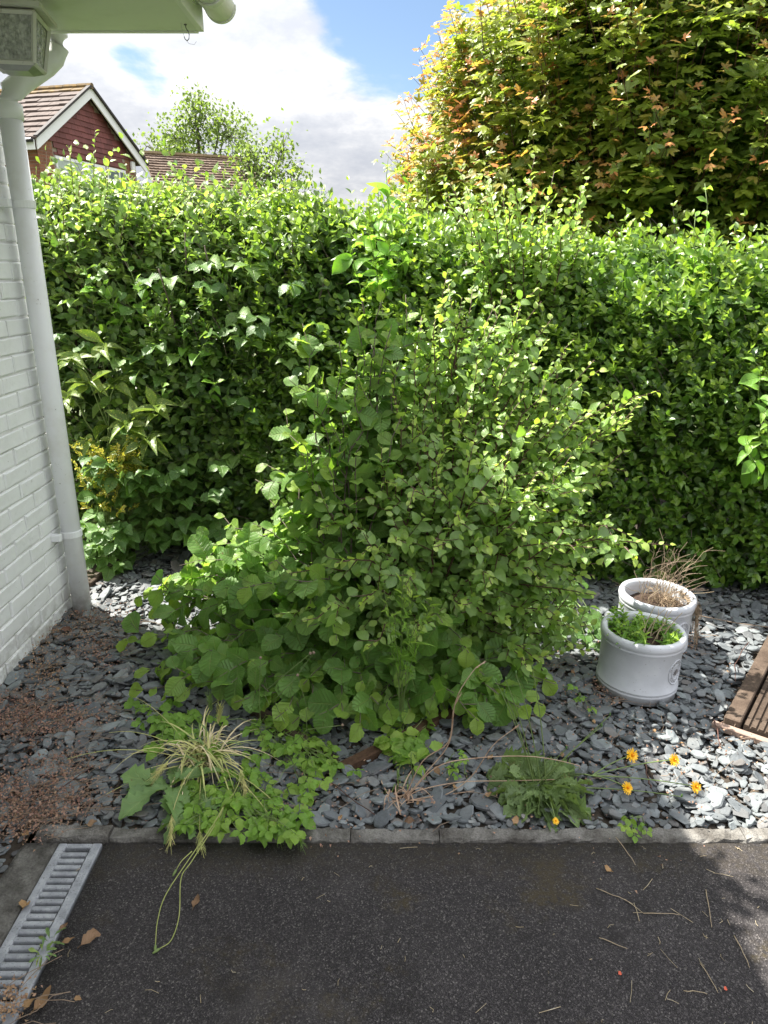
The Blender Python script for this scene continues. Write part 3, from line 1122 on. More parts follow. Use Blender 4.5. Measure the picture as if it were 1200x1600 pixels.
# ================================================================== NEIGHBOURING HOUSE
def neighbour():
    A, B = Vector((-8.22, 19.0, 0)), Vector((-7.05, 23.5, 0))
    mid = (A + B) / 2
    gd = (B - A).normalized()
    rd = Vector((-gd.y, gd.x, 0))
    H = (B - A).length / 2
    ZE, ZA = 4.62, 6.16
    M = Matrix(((gd.x, rd.x, 0, mid.x), (gd.y, rd.y, 0, mid.y), (0, 0, 1, 0), (0, 0, 0, 1)))
    root = empty('brick_bungalow', mid, 'red brick house with tile-hung gable and white bargeboards beyond the hedge', 'house')
    mw = Matrix.Translation(-mid) @ M
    m_br = noisy_mat('neighbour_brick', [(0.24, 0.095, 0.055), (0.34, 0.15, 0.09), (0.29, 0.125, 0.085)], 3, 0.85, 0.3, 40, rnd=0.35)
    m_mo = noisy_mat('neighbour_mortar', [(0.30, 0.24, 0.19), (0.36, 0.30, 0.25)], 12, 0.9)
    m_hung = noisy_mat('hung_tile', [(0.15, 0.045, 0.045), (0.21, 0.07, 0.065), (0.17, 0.06, 0.06)], 2.5, 0.75, 0.2, 30, rnd=0.3)
    m_tile = noisy_mat('roof_tile', [(0.058, 0.040, 0.034), (0.084, 0.060, 0.051), (0.11, 0.082, 0.072)], 5, 0.85, 0.4, 24, rnd=0.2, grain=30)
    m_lich = noisy_mat('lichen_tile', [(0.10, 0.07, 0.05), (0.17, 0.115, 0.05), (0.27, 0.16, 0.04)], 7, 0.9, 0.5, 30, rnd=0.2)
    m_white = flat_mat('white_bargeboard', (0.80, 0.80, 0.82), 0.4)
    m_black = flat_mat('black_gutter', (0.02, 0.02, 0.022), 0.4)
    wl = H - 0.22
    slope = (ZA - ZE) / H
    top = lambda a: ZA - abs(a) * slope
    gz = lambda a: top(a) - 0.10
    b0, b1 = 0.22, 7.5

    def W(mb, name, material, parent, **k):
        mb.v = [tuple(M @ Vector(p)) for p in mb.v]
        return mb.build(name, material, parent, **k)
    wall = W(MB().add([(-wl, b0, 0), (wl, b0, 0), (wl, b0, gz(wl)), (0, b0, gz(0)), (-wl, b0, gz(wl)),
                       (-wl, b1, 0), (wl, b1, 0), (wl, b1, gz(wl)), (0, b1, gz(0)), (-wl, b1, gz(wl))],
                      [(0, 1, 2, 3, 4), (9, 8, 7, 6, 5), (0, 4, 9, 5), (1, 6, 7, 2)]), 'wall', m_mo, root)
    # bricks: the two piers of the gable and the visible end of the front wall
    rr = random.Random(3)
    L, Hh, G = 0.215, 0.065, 0.012
    fr_m = [raw_mesh('brick', *(lambda l: ([Vector(mw.to_3x3() @ Vector(p)) for p in [(0, 0, 0), (l, 0, 0), (l, 0, Hh), (0, 0, Hh), (0, .04, 0), (l, .04, 0), (l, .04, Hh), (0, .04, Hh)]],
                     [(0, 1, 2, 3), (0, 4, 5, 1), (3, 2, 6, 7), (0, 3, 7, 4), (1, 5, 6, 2)]))(l), m_br) for l in (L, 0.102)]
    sd_m = [raw_mesh('brick', *(lambda l: ([Vector(mw.to_3x3() @ Vector(p)) for p in [(0, 0, 0), (0, l, 0), (0, l, Hh), (0, 0, Hh), (.04, 0, 0), (.04, l, 0), (.04, l, Hh), (.04, 0, Hh)]],
                     [(3, 2, 1, 0), (0, 1, 5, 4), (3, 7, 6, 2), (0, 4, 7, 3), (1, 2, 6, 5)]))(l), m_br) for l in (L, 0.102)]
    wloc = wroot(wall)
    for row in range(21):
        z = 3.08 + row * 0.077
        for (a0, a1) in ((-wl - 0.008, -1.52), (1.56, wl)):
            a = a0
            if row % 2:
                if z + Hh < gz(a) - 0.0:
                    link('brick', fr_m[1], wall, M @ Vector((a, b0 - 0.008, z)) - wloc)
                a += 0.102 + G
            while a + L <= a1 + 0.11:
                if a + L > a1:
                    if z + Hh < gz(a + 0.1):
                        link('brick', fr_m[1], wall, M @ Vector((a, b0 - 0.008, z)) - wloc)
                    break
                if z + Hh < gz(max(abs(a), abs(a + L))):
                    link('brick', fr_m[0], wall, M @ Vector((a, b0 - 0.008, z)) - wloc)
                a += L + G
        b = b0
        if z > gz(wl) - 0.1:
            continue
        if row % 2 == 0:
            b += 0.0
            link('brick', sd_m[1], wall, M @ Vector((-wl - 0.008, b, z)) - wloc)
            b += 0.102 + G
        for q in range(4):
            link('brick', sd_m[0], wall, M @ Vector((-wl - 0.008, b, z)) - wloc)
            b += L + G
    # hung tiles: each tile its own, in courses that lap
    panel = W(MB().box((-1.52, b0 - 0.02, 4.36), (1.56, b0 - 0.002, 4.42)), 'tile_hanging', m_hung, root)
    ploc = wroot(panel)
    tile_me = raw_mesh('tile', [mw.to_3x3() @ Vector(p) for p in [(0, -0.042, 0), (0.262, -0.042, 0), (0.262, -0.016, 0.165), (0, -0.016, 0.165), (0, -0.010, 0), (0.262, -0.010, 0)]],
                       [(0, 1, 2, 3), (4, 5, 1, 0), (0, 3, 4), (1, 5, 2)], m_hung)
    for row in range(13):
        z = 4.38 + row * 0.135
        a = -1.52 + (0.132 if row % 2 else 0) - 0.4
        while a < 1.9:
            lo, hi = max(abs(a), 0), max(abs(a + 0.262), 0)
            if a >= -1.53 - (z > 4.6) * 0.55 and a + 0.262 <= 1.58 + (z > 4.6) * 0.5 and z + 0.13 < gz(max(lo, hi)) + 0.03:
                link('tile', tile_me, panel, M @ Vector((a + rr.uniform(-.002, .002), b0, z + rr.uniform(-.004, .004))) - ploc)
            a += 0.266
    # bargeboards and verge
    for sgn in (-1, 1):
        mb = MB()
        d = 0.27
        e = H + 0.02
        mb.add([(0, 0, ZA), (sgn * e, 0, ZE), (sgn * e, 0, ZE - d), (0, 0, ZA - d), (0, 0.035, ZA), (sgn * e, 0.035, ZE), (sgn * e, 0.035, ZE - d), (0, 0.035, ZA - d)],
               [(0, 1, 2, 3), (7, 6, 5, 4), (0, 4, 5, 1), (1, 5, 6, 2), (2, 6, 7, 3)])
        W(mb, 'bargeboard', m_white, root)
        mb = MB()
        mb.add([(0, -0.06, ZA + 0.05), (sgn * (e + .05), -0.06, ZE + 0.03), (sgn * (e + .05), -0.06, ZE - 0.03), (0, -0.06, ZA - 0.012),
                (0, 0.05, ZA + 0.05), (sgn * (e + .05), 0.05, ZE + 0.03), (sgn * (e + .05), 0.05, ZE - 0.03), (0, 0.05, ZA - 0.012)],
               [(0, 1, 2, 3), (7, 6, 5, 4), (0, 4, 5, 1), (1, 5, 6, 2), (2, 6, 7, 3)])
        W(mb, 'verge', flat_mat('verge_tile', (0.045, 0.04, 0.04), 0.8), root)
    # roof: boarding plus courses of tiles
    roof = W(MB().add([(0, -0.02, ZA - .015), (-H - .08, -0.02, ZE - .05), (-H - .08, b1, ZE - .05), (0, b1, ZA - .015), (H + .08, -0.02, ZE - .05), (H + .08, b1, ZE - .05)],
                      [(0, 1, 2, 3), (0, 3, 5, 4)]), 'roof', m_tile, root)
    rloc = wroot(roof)
    n = 10
    Ls = math.hypot(H + .08, ZA - ZE + 0.035)
    for k in range(n):
        t0, t1 = k / n, (k + 1.12) / n
        mb = MB()
        seg = 22
        bw = (b1 - 0.0) / seg
        for i in range(seg):
            bb0 = -0.05 + i * bw + (0.15 if k % 2 else 0)
            j = rr.uniform(-.012, .012)
            P = lambda t, b, l: (-(H + .08) * (1 - t), b, ZE - .05 + (ZA - ZE + .035) * t + l)
            l0, l1 = 0.060 + j, 0.014
            mb.add([P(t0, bb0 + .004, l0), P(t0, bb0 + bw - .004, l0 + rr.uniform(-.01, .01)), P(min(1, t1), bb0 + bw - .004, l1), P(min(1, t1), bb0 + .004, l1),
                    P(t0, bb0 + .004, l0 - .04), P(t0, bb0 + bw - .004, l0 - .04)],
                   [(0, 3, 2, 1), (4, 0, 1, 5), (0, 4, 3), (1, 2, 5)])
        W(mb, 'tile_course', m_tile if k not in (7, 8, 9) else m_lich if k == 9 else m_tile, roof)
    rid = MB()
    for i in range(18):
        rid.tube([(0, -0.06 + i * 0.42, ZA + 0.0), (0, -0.06 + i * 0.42 + 0.41, ZA + 0.006)], 0.075, 8)
    W(rid, 'ridge', m_lich, roof)
    W(MB().box((-H - 0.20, 0.02, ZE - 0.13), (-H - 0.09, b1, ZE - 0.04), bevel=0.03), 'gutter', m_black, root)
    W(MB().box((-H - 0.085, 0.04, ZE - 0.28), (-H - 0.06, b1, ZE - 0.06)), 'fascia_board', m_white, root)
    # window
    m_glass, nt, out = mat('window_glass')
    principled(nt, out, (0.10, 0.14, 0.13), 0.06, None, 0.6)
    m_cur = flat_mat('net_curtain', (0.42, 0.48, 0.44), 0.7)
    for (a0, a1, z0, z1) in ((-1.5, 0.55, 3.1, 4.34), (0.62, 1.52, 3.1, 4.34)):
        w_ = W(MB().box((a0, b0 - 0.03, z0), (a1, b0 - 0.004, z0 + .06)).box((a0, b0 - 0.03, z1 - .07), (a1, b0 - 0.004, z1)).box((a0, b0 - .03, z0 + .06), (a0 + .06, b0 - .004, z1 - .07))
               .box((a1 - .06, b0 - .03, z0 + .06), (a1, b0 - .004, z1 - .07)).box((a0 + (a1 - a0) * .62, b0 - .028, z0 + .06), (a0 + (a1 - a0) * .62 + .06, b0 - .004, z1 - .07))
               .box((a0 + .06, b0 - .027, 3.98), (a0 + (a1 - a0) * .62, b0 - .004, 4.03)), 'window', m_white, root)
        W(MB().add([(a0 + .05, b0 - .012, z0 + .05), (a1 - .05, b0 - .012, z0 + .05), (a1 - .05, b0 - .012, z1 - .06), (a0 + .05, b0 - .012, z1 - .06)], [(0, 1, 2, 3)]), 'pane',
          m_cur if a0 < 0 else m_glass, w_)
    # alarm box / light under the far end of the bargeboard
    W(MB().box((1.78, b0 - 0.12, 4.36), (1.93, b0 - 0.01, 4.62), bevel=0.03), 'alarm_box', m_white, root)


neighbour()


def low_house():
    p0, p1 = at(224, 240, 27.5), at(392, 251, 29.0)
    p1.z = p0.z
    root = empty('tiled_roof_house', (p0 + p1) / 2 * 1.0, 'low house behind with a wide brown plain tiled roof', 'house')
    root.location.z = 0
    ax = (p1 - p0).normalized()
    dn = Vector((ax.y, -ax.x, 0)).normalized()
    m_t, nt, out = mat('plain_tile')
    pos = worldpos(nt)
    c = nt.ramp(nt.noise(pos, 1.3, 5, 0.65), [(0.3, (0.085, 0.06, 0.045)), (0.55, (0.135, 0.095, 0.07)), (0.75, (0.17, 0.13, 0.10))])
    c = nt.mix(0.6, c, nt.ramp(nt.noise(pos, 14, 2, 0.7), [(0.3, 0.2), (0.7, 0.8)]), 'OVERLAY')
    principled(nt, out, c, 0.9, None, 0.3)
    zr = p0.z
    ln = (p1 - p0).length
    drop, out_ = 2.6, 4.4
    mb = MB()
    rr = random.Random(8)
    rows, cols_ = 26, 60
    P = lambda u, t, l: tuple(p0 + ax * (ln * u) + dn * (out_ * t) + Vector((0, 0, -drop * t + l)))
    for k in range(rows):
        t0, t1 = k / rows, (k + 1) / rows
        for i in range(cols_):
            u0 = (i + (0.5 if k % 2 else 0)) / cols_
            u1 = min(1.0, u0 + 0.97 / cols_)
            j = rr.uniform(-.012, .012)
            mb.add([P(u0, t1, .05 + j), P(u1, t1, .05 + j), P(u1, t0, .0), P(u0, t0, .0), P(u0, t1, 0), P(u1, t1, 0)], [(0, 1, 2, 3), (4, 5, 1, 0)])
    mb.add([P(0, 0, -.06), P(1, 0, -.06), P(1, 1, -.06), P(0, 1, -.06)], [(0, 1, 2, 3)])
    mb.build('roof', m_t, root)
    rid = MB()
    for i in range(24):
        a = p0 + ax * (ln * i / 24)
        rid.tube([a, a + ax * (ln / 24 * 0.96)], 0.11, 7)
    rid.build('ridge', noisy_mat('old_ridge', [(0.10, 0.075, 0.03), (0.16, 0.11, 0.06)], 2.0, 0.9), root)
    e0, e1 = Vector(P(0, 0.94, 0)), Vector(P(1, 0.94, 0))
    MB().add([(e0.x, e0.y, -.1), (e1.x, e1.y, -.1), (e1.x, e1.y, e1.z - .05), (e0.x, e0.y, e0.z - .05)], [(0, 1, 2, 3)]).build('wall', noisy_mat('far_brick', [(0.2, 0.09, 0.06), (0.26, 0.12, 0.08)], 3, 0.9), root)


low_house()

# ================================================================== TIMBER AND DECK
m_timber = noisy_mat('weathered_timber', [(0.036, 0.026, 0.018), (0.068, 0.049, 0.035), (0.105, 0.08, 0.058)], 7, 0.9, 0.6, 70, 5, 0.006, 0.25, 0.15, grain=110)
m_timber2 = noisy_mat('brown_timber', [(0.050, 0.028, 0.016), (0.085, 0.050, 0.030), (0.125, 0.080, 0.05)], 7, 0.9, 0.6, 70, 5, 0.006, 0.25, 0.15, grain=110)


def board(name, a, b, w, h, z0, material, label, cat, group=None, parent=None):
    a, b = Vector(a), Vector(b)
    d = (b - a)
    L = d.length
    ang = math.atan2(d.y, d.x)
    M = Matrix.Translation((a.x, a.y, z0)) @ Matrix.Rotation(ang, 4, 'Z')
    mb = MB().box((0, -w / 2, 0), (L, w / 2, h), M, bevel=0.004)
    o = mb.build(name, material, parent, origin=(a.x, a.y, z0))
    if label:
        tag(o, label, cat, group)
    return o


board('edging_board', gnd(141, 921), gnd(209, 862), 0.026, 0.060, -0.02, m_timber, 'weathered timber edging board beyond the foot of the downpipe', 'timber board', 'timber edging boards')
board('edging_board', (-0.84, 2.69), (-0.165, 2.035), 0.040, 0.055, -0.012, m_timber, 'long dark timber edging board under the drooping hazel leaves behind the grass tuft', 'timber board', 'timber edging boards')
board('edging_board', (-0.150, 2.005), (0.42, 2.46), 0.040, 0.050, -0.012, m_timber2, 'short brown timber edging board at the front tip of the planting bed', 'timber board', 'timber edging boards')

# grooved deck panel at the right
m_deck, nt, out = mat('deck_wood')
pos = worldpos(nt)
c = nt.ramp(nt.noise(pos, 6, 6, 0.7), [(0.3, (0.042, 0.028, 0.020)), (0.5, (0.078, 0.056, 0.041)), (0.7, (0.14, 0.105, 0.08))])
c = nt.mix(0.5, c, nt.ramp(nt.noise(pos, 120, 3, 0.7), [(0.3, 0.25), (0.7, 0.75)]), 'OVERLAY')
c = nt.mix(1.0, c, nt.ramp(objrandom(nt), [(0, 0.7), (1, 1.0)]), 'MULTIPLY')
principled(nt, out, c, 0.85, nt.bump(nt.noise(pos, 150, 4, 0.7), 0.6, 0.003), 0.25)
D0, D1 = gnd(1131, 1121, 0.045), gnd(1204, 985, 0.045)
e1 = (D1 - D0).normalized()
e2 = Vector((e1.y, -e1.x, 0))
deck = empty('deck_panel', (D0.x, D0.y, 0), 'weathered grooved timber deck panel lying on the slate by the frame edge', 'decking')
MD = Matrix(((e1.x, e2.x, 0, D0.x), (e1.y, e2.y, 0, D0.y), (0, 0, 1, 0.0), (0, 0, 0, 1)))
MB().box((0.0, 0.0, 0.0), (1.25, 0.058, 0.050), MD, bevel=0.004).build('edge_board', m_deck, deck)
gw, gap_ = 0.0175, 0.0065
for bnum in range(4):
    w0 = 0.068 + bnum * 0.152
    prof = []
    nr = 6
    for q in range(nr):
        a = w0 + q * (gw + gap_)
        prof += [(a, 0.036), (a + 0.002, 0.044), (a + gw - 0.002, 0.044), (a + gw, 0.036)]
    prof = [(w0, 0.0)] + prof + [(prof[-1][0], 0.0)]
    vs = [MD @ Vector((0.002, p[0], p[1])) for p in prof] + [MD @ Vector((1.25, p[0], p[1])) for p in prof]
    n = len(prof)
    MB().add(vs, [(i, n + i, n + i + 1, i + 1) for i in range(n - 1)] + [tuple(range(n))]).build('deck_board', m_deck, deck)
MB().box((-0.040, -0.03, 0.006), (-0.012, 0.80, 0.030), MD, bevel=0.003).build('end_batten', noisy_mat('pale_batten', [(0.22, 0.15, 0.12), (0.34, 0.25, 0.20)], 9, 0.85, 0.4, 90), deck)

# ================================================================== LEAF KINDS
G1 = lambda r, g, b: (r, g, b)
M_privet = leaf_mat('privet_leaf', (0.034, 0.074, 0.018), (0.070, 0.132, 0.026), (0.24, 0.30, 0.045), 0.32, rough=0.36, spec=0.5, veins=0, back=0.4)
M_mixed = leaf_mat('mixed_hedge_leaf', (0.030, 0.063, 0.021), (0.062, 0.112, 0.029), (0.20, 0.25, 0.050), 0.30, rough=0.40, spec=0.5, veins=5, vein_amt=0.18)
M_hazel = leaf_mat('hazel_leaf', (0.064, 0.128, 0.036), (0.096, 0.172, 0.046), (0.20, 0.27, 0.045), 0.36, rough=0.50, spec=0.45, veins=8, vein_amt=0.55, vein_bump=1.0, back=0.5)
M_plum = leaf_mat('plum_leaf', (0.080, 0.138, 0.046), (0.126, 0.196, 0.064), (0.24, 0.30, 0.075), 0.36, rough=0.38, spec=0.6, veins=6, vein_amt=0.16, back=0.6)
M_maple = leaf_mat('maple_leaf', (0.056, 0.102, 0.020), (0.138, 0.158, 0.022), (0.40, 0.140, 0.085), 0.33, rough=0.42, spec=0.45, veins=5, vein_amt=0.22, back=0.4)
M_far = leaf_mat('far_leaf', (0.050, 0.080, 0.026), (0.080, 0.110, 0.036), (0.10, 0.125, 0.045), 0.32, rough=0.5, veins=0)
M_laurel = leaf_mat('spotted_laurel_leaf', (0.042, 0.074, 0.012), (0.062, 0.098, 0.016), (0.09, 0.13, 0.02), 0.22, rough=0.45, spec=0.4, veins=4, vein_amt=0.14, spots=(0.46, 0.46, 0.10))
M_euon = leaf_mat('variegated_leaf', (0.080, 0.125, 0.025), (0.12, 0.17, 0.03), (0.42, 0.36, 0.06), 0.25, rough=0.35, veins=0, margin=(0.55, 0.45, 0.07))
M_bramble = leaf_mat('bramble_leaf', (0.035, 0.080, 0.022), (0.060, 0.115, 0.032), (0.13, 0.19, 0.05), 0.25, rough=0.45, veins=8, vein_amt=0.3, vein_bump=0.7)
M_lilac = leaf_mat('broad_leaf', (0.070, 0.150, 0.025), (0.095, 0.185, 0.030), (0.18, 0.26, 0.05), 0.36, rough=0.42, veins=6, vein_amt=0.22)
M_weed = leaf_mat('weed_leaf', (0.085, 0.160, 0.030), (0.120, 0.205, 0.040), (0.20, 0.26, 0.06), 0.32, rough=0.5, veins=6, vein_amt=0.25, vein_bump=0.5)
M_thistle = leaf_mat('blue_green_leaf', (0.075, 0.130, 0.060), (0.105, 0.165, 0.075), (0.18, 0.22, 0.08), 0.25, rough=0.55, veins=5, vein_amt=0.35)
M_hawk = leaf_mat('hawkweed_leaf', (0.080, 0.118, 0.062), (0.120, 0.165, 0.085), (0.26, 0.09, 0.05), 0.20, rough=0.6, veins=4, vein_amt=0.35, vein_bump=0.6)
M_potplant = leaf_mat('pot_plant_leaf', (0.065, 0.130, 0.025), (0.105, 0.19, 0.035), (0.25, 0.32, 0.06), 0.30, rough=0.42, veins=0)
M_blade = leaf_mat('grass_blade', (0.14, 0.19, 0.055), (0.34, 0.30, 0.12), (0.46, 0.36, 0.18), 0.25, rough=0.6, veins=0)
M_dryleaf = leaf_mat('fallen_leaf', (0.100, 0.056, 0.046), (0.165, 0.102, 0.085), (0.235, 0.140, 0.085), 0.10, tcol=(1.2, 0.9, 0.6), rough=0.7, veins=6, vein_amt=0.12, vein_bump=0.5, back=0.2)

lt = leaf_template
SP_privet = Species('privet_leaf', [lt(p_privet, 4, 1, 0.22, c, t_, seed=i) for i, (c, t_) in enumerate([(0.10, 0), (0.25, .3), (0.0, -.3), (0.35, .1)])], M_privet)
SP_mixed = Species('hedge_leaf', [lt(p_oval, 5, 1, f, c, t_, 0.03, petiole=0.12, seed=i) for i, (f, c, t_) in enumerate([(0.15, 0.15, .2), (0.25, 0.3, -.3), (0.10, 0.05, .4), (0.2, 0.45, 0)])], M_mixed)
SP_hazel = Species('hazel_leaf', [lt(p_round, 11, 2, f, c, t_, 0.045, 0.045, 0.14, 0.025, i, 0.035) for i, (f, c, t_) in enumerate([(0.10, 0.25, .15), (0.20, 0.10, -.25), (0.05, 0.40, .3), (0.16, 0.2, -.1)])], M_hazel)
SP_plum = Species('plum_leaf', [lt(p_oval, 5, 1, f, c, t_, 0.03, petiole=0.15, seed=i) for i, (f, c, t_) in enumerate([(0.14, 0.15, .2), (0.25, 0.3, -.3), (0.08, 0.0, .4), (0.22, 0.45, 0)])], M_plum)
LOB5 = [(0, 1.0), (-52, 0.88), (52, 0.88), (-108, 0.52), (108, 0.52)]
SP_maple = Species('maple_leaf', [palmate_template(LOB5, d, i) for i, d in enumerate((0.10, 0.25, 0.45, 0.2))], M_maple)
SP_far = Species('far_leaf', [lt(p_oval, 2, 1, 0.3, 0.2, seed=i) for i in range(2)], M_far)
SP_laurel = Species('laurel_leaf', [lt(p_lance, 8, 1, f, c, t_, 0.02, 0.03, 0.08, 0.03, i) for i, (f, c, t_) in enumerate([(0.3, 0.3, .2), (0.4, 0.5, -.2), (0.25, 0.1, .1)])], M_laurel)
SP_euon = Species('variegated_leaf', [lt(p_oval, 4, 1, f, c, 0, 0.03, seed=i) for i, (f, c) in enumerate([(0.3, 0.2), (0.45, 0.4), (0.2, 0.0)])], M_euon)
SP_bramble = Species('bramble_leaflet', [lt(p_oval, 8, 1, f, c, t_, 0.05, 0.06, 0.05, 0.03, i, 0.02) for i, (f, c, t_) in enumerate([(0.25, 0.2, .2), (0.35, 0.4, -.3), (0.2, 0.5, .1)])], M_bramble, 'leaflet')
SP_lilac = Species('broad_leaf', [lt(p_oval, 7, 1, f, c, t_, 0.04, petiole=0.15, seed=i) for i, (f, c, t_) in enumerate([(0.3, 0.4, .2), (0.45, 0.7, -.3), (0.2, 0.2, .3)])], M_lilac)
SP_weed = Species('weed_leaf', [lt(p_oval, 8, 1, f, c, t_, 0.06, 0.10, 0.06, 0.03, i, 0.02) for i, (f, c, t_) in enumerate([(0.2, 0.2, .2), (0.3, 0.4, -.3), (0.12, 0.1, .3)])], M_weed)
SP_thistle = Species('lobed_leaf', [lt(lambda t: (0.35 + 0.75 * t ** 0.6) * math.sin(math.pi * min(1, t * .97 + .02)) ** 0.5, 12, 1, f, c, t_, 0.05, 0.22, 0.10, 0.05, i) for i, (f, c, t_) in
                                    enumerate([(0.2, 0.35, .2), (0.3, 0.5, -.3), (0.12, 0.2, .3)])], M_thistle)
SP_hawk = Species('toothed_leaf', [lt(lambda t: (0.25 + 0.95 * t ** 0.8) * math.sin(math.pi * min(1, t * .96 + .03)) ** 0.5, 14, 1, f, c, t_, 0.07, 0.30, 0.0, 0.05, i) for i, (f, c, t_) in
                                   enumerate([(0.2, 0.15, .2), (0.35, 0.3, -.4), (0.1, 0.05, .5)])], M_hawk)
SP_pot = Species('pot_leaf', [lt(p_lance, 4, 1, f, c, t_, seed=i) for i, (f, c, t_) in enumerate([(0.3, 0.3, .2), (0.5, 0.6, 0)])], M_potplant)

rn = RNG.normal
ru = RNG.uniform
M_bark = noisy_mat('grey_brown_bark', [(0.07, 0.055, 0.042), (0.12, 0.095, 0.075), (0.17, 0.14, 0.11)], 30, 0.85, 0.5, 120)
M_redbark = noisy_mat('dark_red_stem', [(0.045, 0.022, 0.018), (0.085, 0.040, 0.030), (0.11, 0.06, 0.045)], 40, 0.6, 0.3, 120)
M_green = flat_mat('green_stem', (0.14, 0.20, 0.06), 0.55)
M_straw = flat_mat('dry_straw', (0.34, 0.27, 0.18), 0.7, 0.3)
M_drybrown = flat_mat('dry_brown_stem', (0.19, 0.14, 0.10), 0.75, 0.3)


def lump(P, amp, k, seed):
    rr = np.random.default_rng(seed)
    o = np.zeros(len(P))
    for i in range(7):
        f = rr.normal(0, k, 3)
        o += np.sin(P @ f + rr.uniform(0, 6.28)) / 7 ** 0.5
    return o * amp


# ================================================================== HEDGES
def hedge_front(X):
    return 3.74 - 0.235 * X


def hedge_height(X):
    return np.interp(X, [-3.2, -1.6, -0.8, 0.0, 0.8, 1.8, 3.4], [1.98, 1.96, 1.90, 1.84, 1.72, 1.60, 1.58])


def hedge_points(n, x0, x1, phimax=0.74, p=2.5, a=0.75, seed=0):
    ph = np.linspace(0.0, math.pi * phimax, 400)
    cy = -np.sign(np.cos(ph)) * np.abs(np.cos(ph)) ** (2 / p) * a
    cz = np.abs(np.sin(ph)) ** (2 / p)
    s = np.concatenate([[0], np.cumsum(np.hypot(np.diff(cy), np.diff(cz) * 1.8))])
    X = ru(x0, x1, n)
    si = ru(0, s[-1], n)
    y = np.interp(si, s, cy)
    z = np.interp(si, s, cz)
    e = 0.01
    dy = np.interp(si + e, s, cy) - np.interp(si - e, s, cy)
    dz = (np.interp(si + e, s, cz) - np.interp(si - e, s, cz)) * 1.8
    N = np.stack([np.full(n, -0.05), -dz, dy], 1)
    N /= np.maximum(1e-9, np.linalg.norm(N, axis=1))[:, None]
    H = hedge_height(X)
    P = np.stack([X, hedge_front(X) + a + y, 0.02 + z * H], 1)
    P += N * (lump(P, 0.10, 3.0, seed) + lump(P, 0.055, 8.0, seed + 1))[:, None]
    return P, N


def shoots(pl, sp, P, D, L, m, ln, wd, tint, age0, age1, opposite=True, spread=0.9, njit=0.35, taper_=0.5, up=0.9, droop=0.0, stems=None):
    """shoots with m leaf nodes each; P base, D direction, L length (arrays)"""
    n = len(P)
    D = D / np.linalg.norm(D, axis=1)[:, None]
    az0 = ru(0, 6.28, n)
    for k in range(m):
        t = (k + 0.6) / m
        pos = P + D * (L * t)[:, None] + rn(0, 0.003, (n, 3))
        for side in ((0, 1) if opposite else (0,)):
            az = az0 + (math.pi / 2 * (k % 2) if opposite else 2.4 * k) + math.pi * side + rn(0, 0.3, n)
            dr, N = leaf_dirs(D, az, np.full(n, spread) * (1 - 0.45 * t) + rn(0, 0.15, n), droop, up, njit)
            sc = (1 - taper_ * t ** 2) * ru(0.75, 1.15, n)
            pl.add(sp, dr, N, pos, wd * sc, ln * sc, tint + rn(0, 0.18, n), age0 + (age1 - age0) * t ** 2 + rn(0, 0.08, n))
    if stems is not None:
        for i in range(0, n, stems[1]):
            stems[0].tube([P[i] - D[i] * 0.05, P[i] + D[i] * L[i] * 0.9], [0.0022, 0.0010], 3, False)


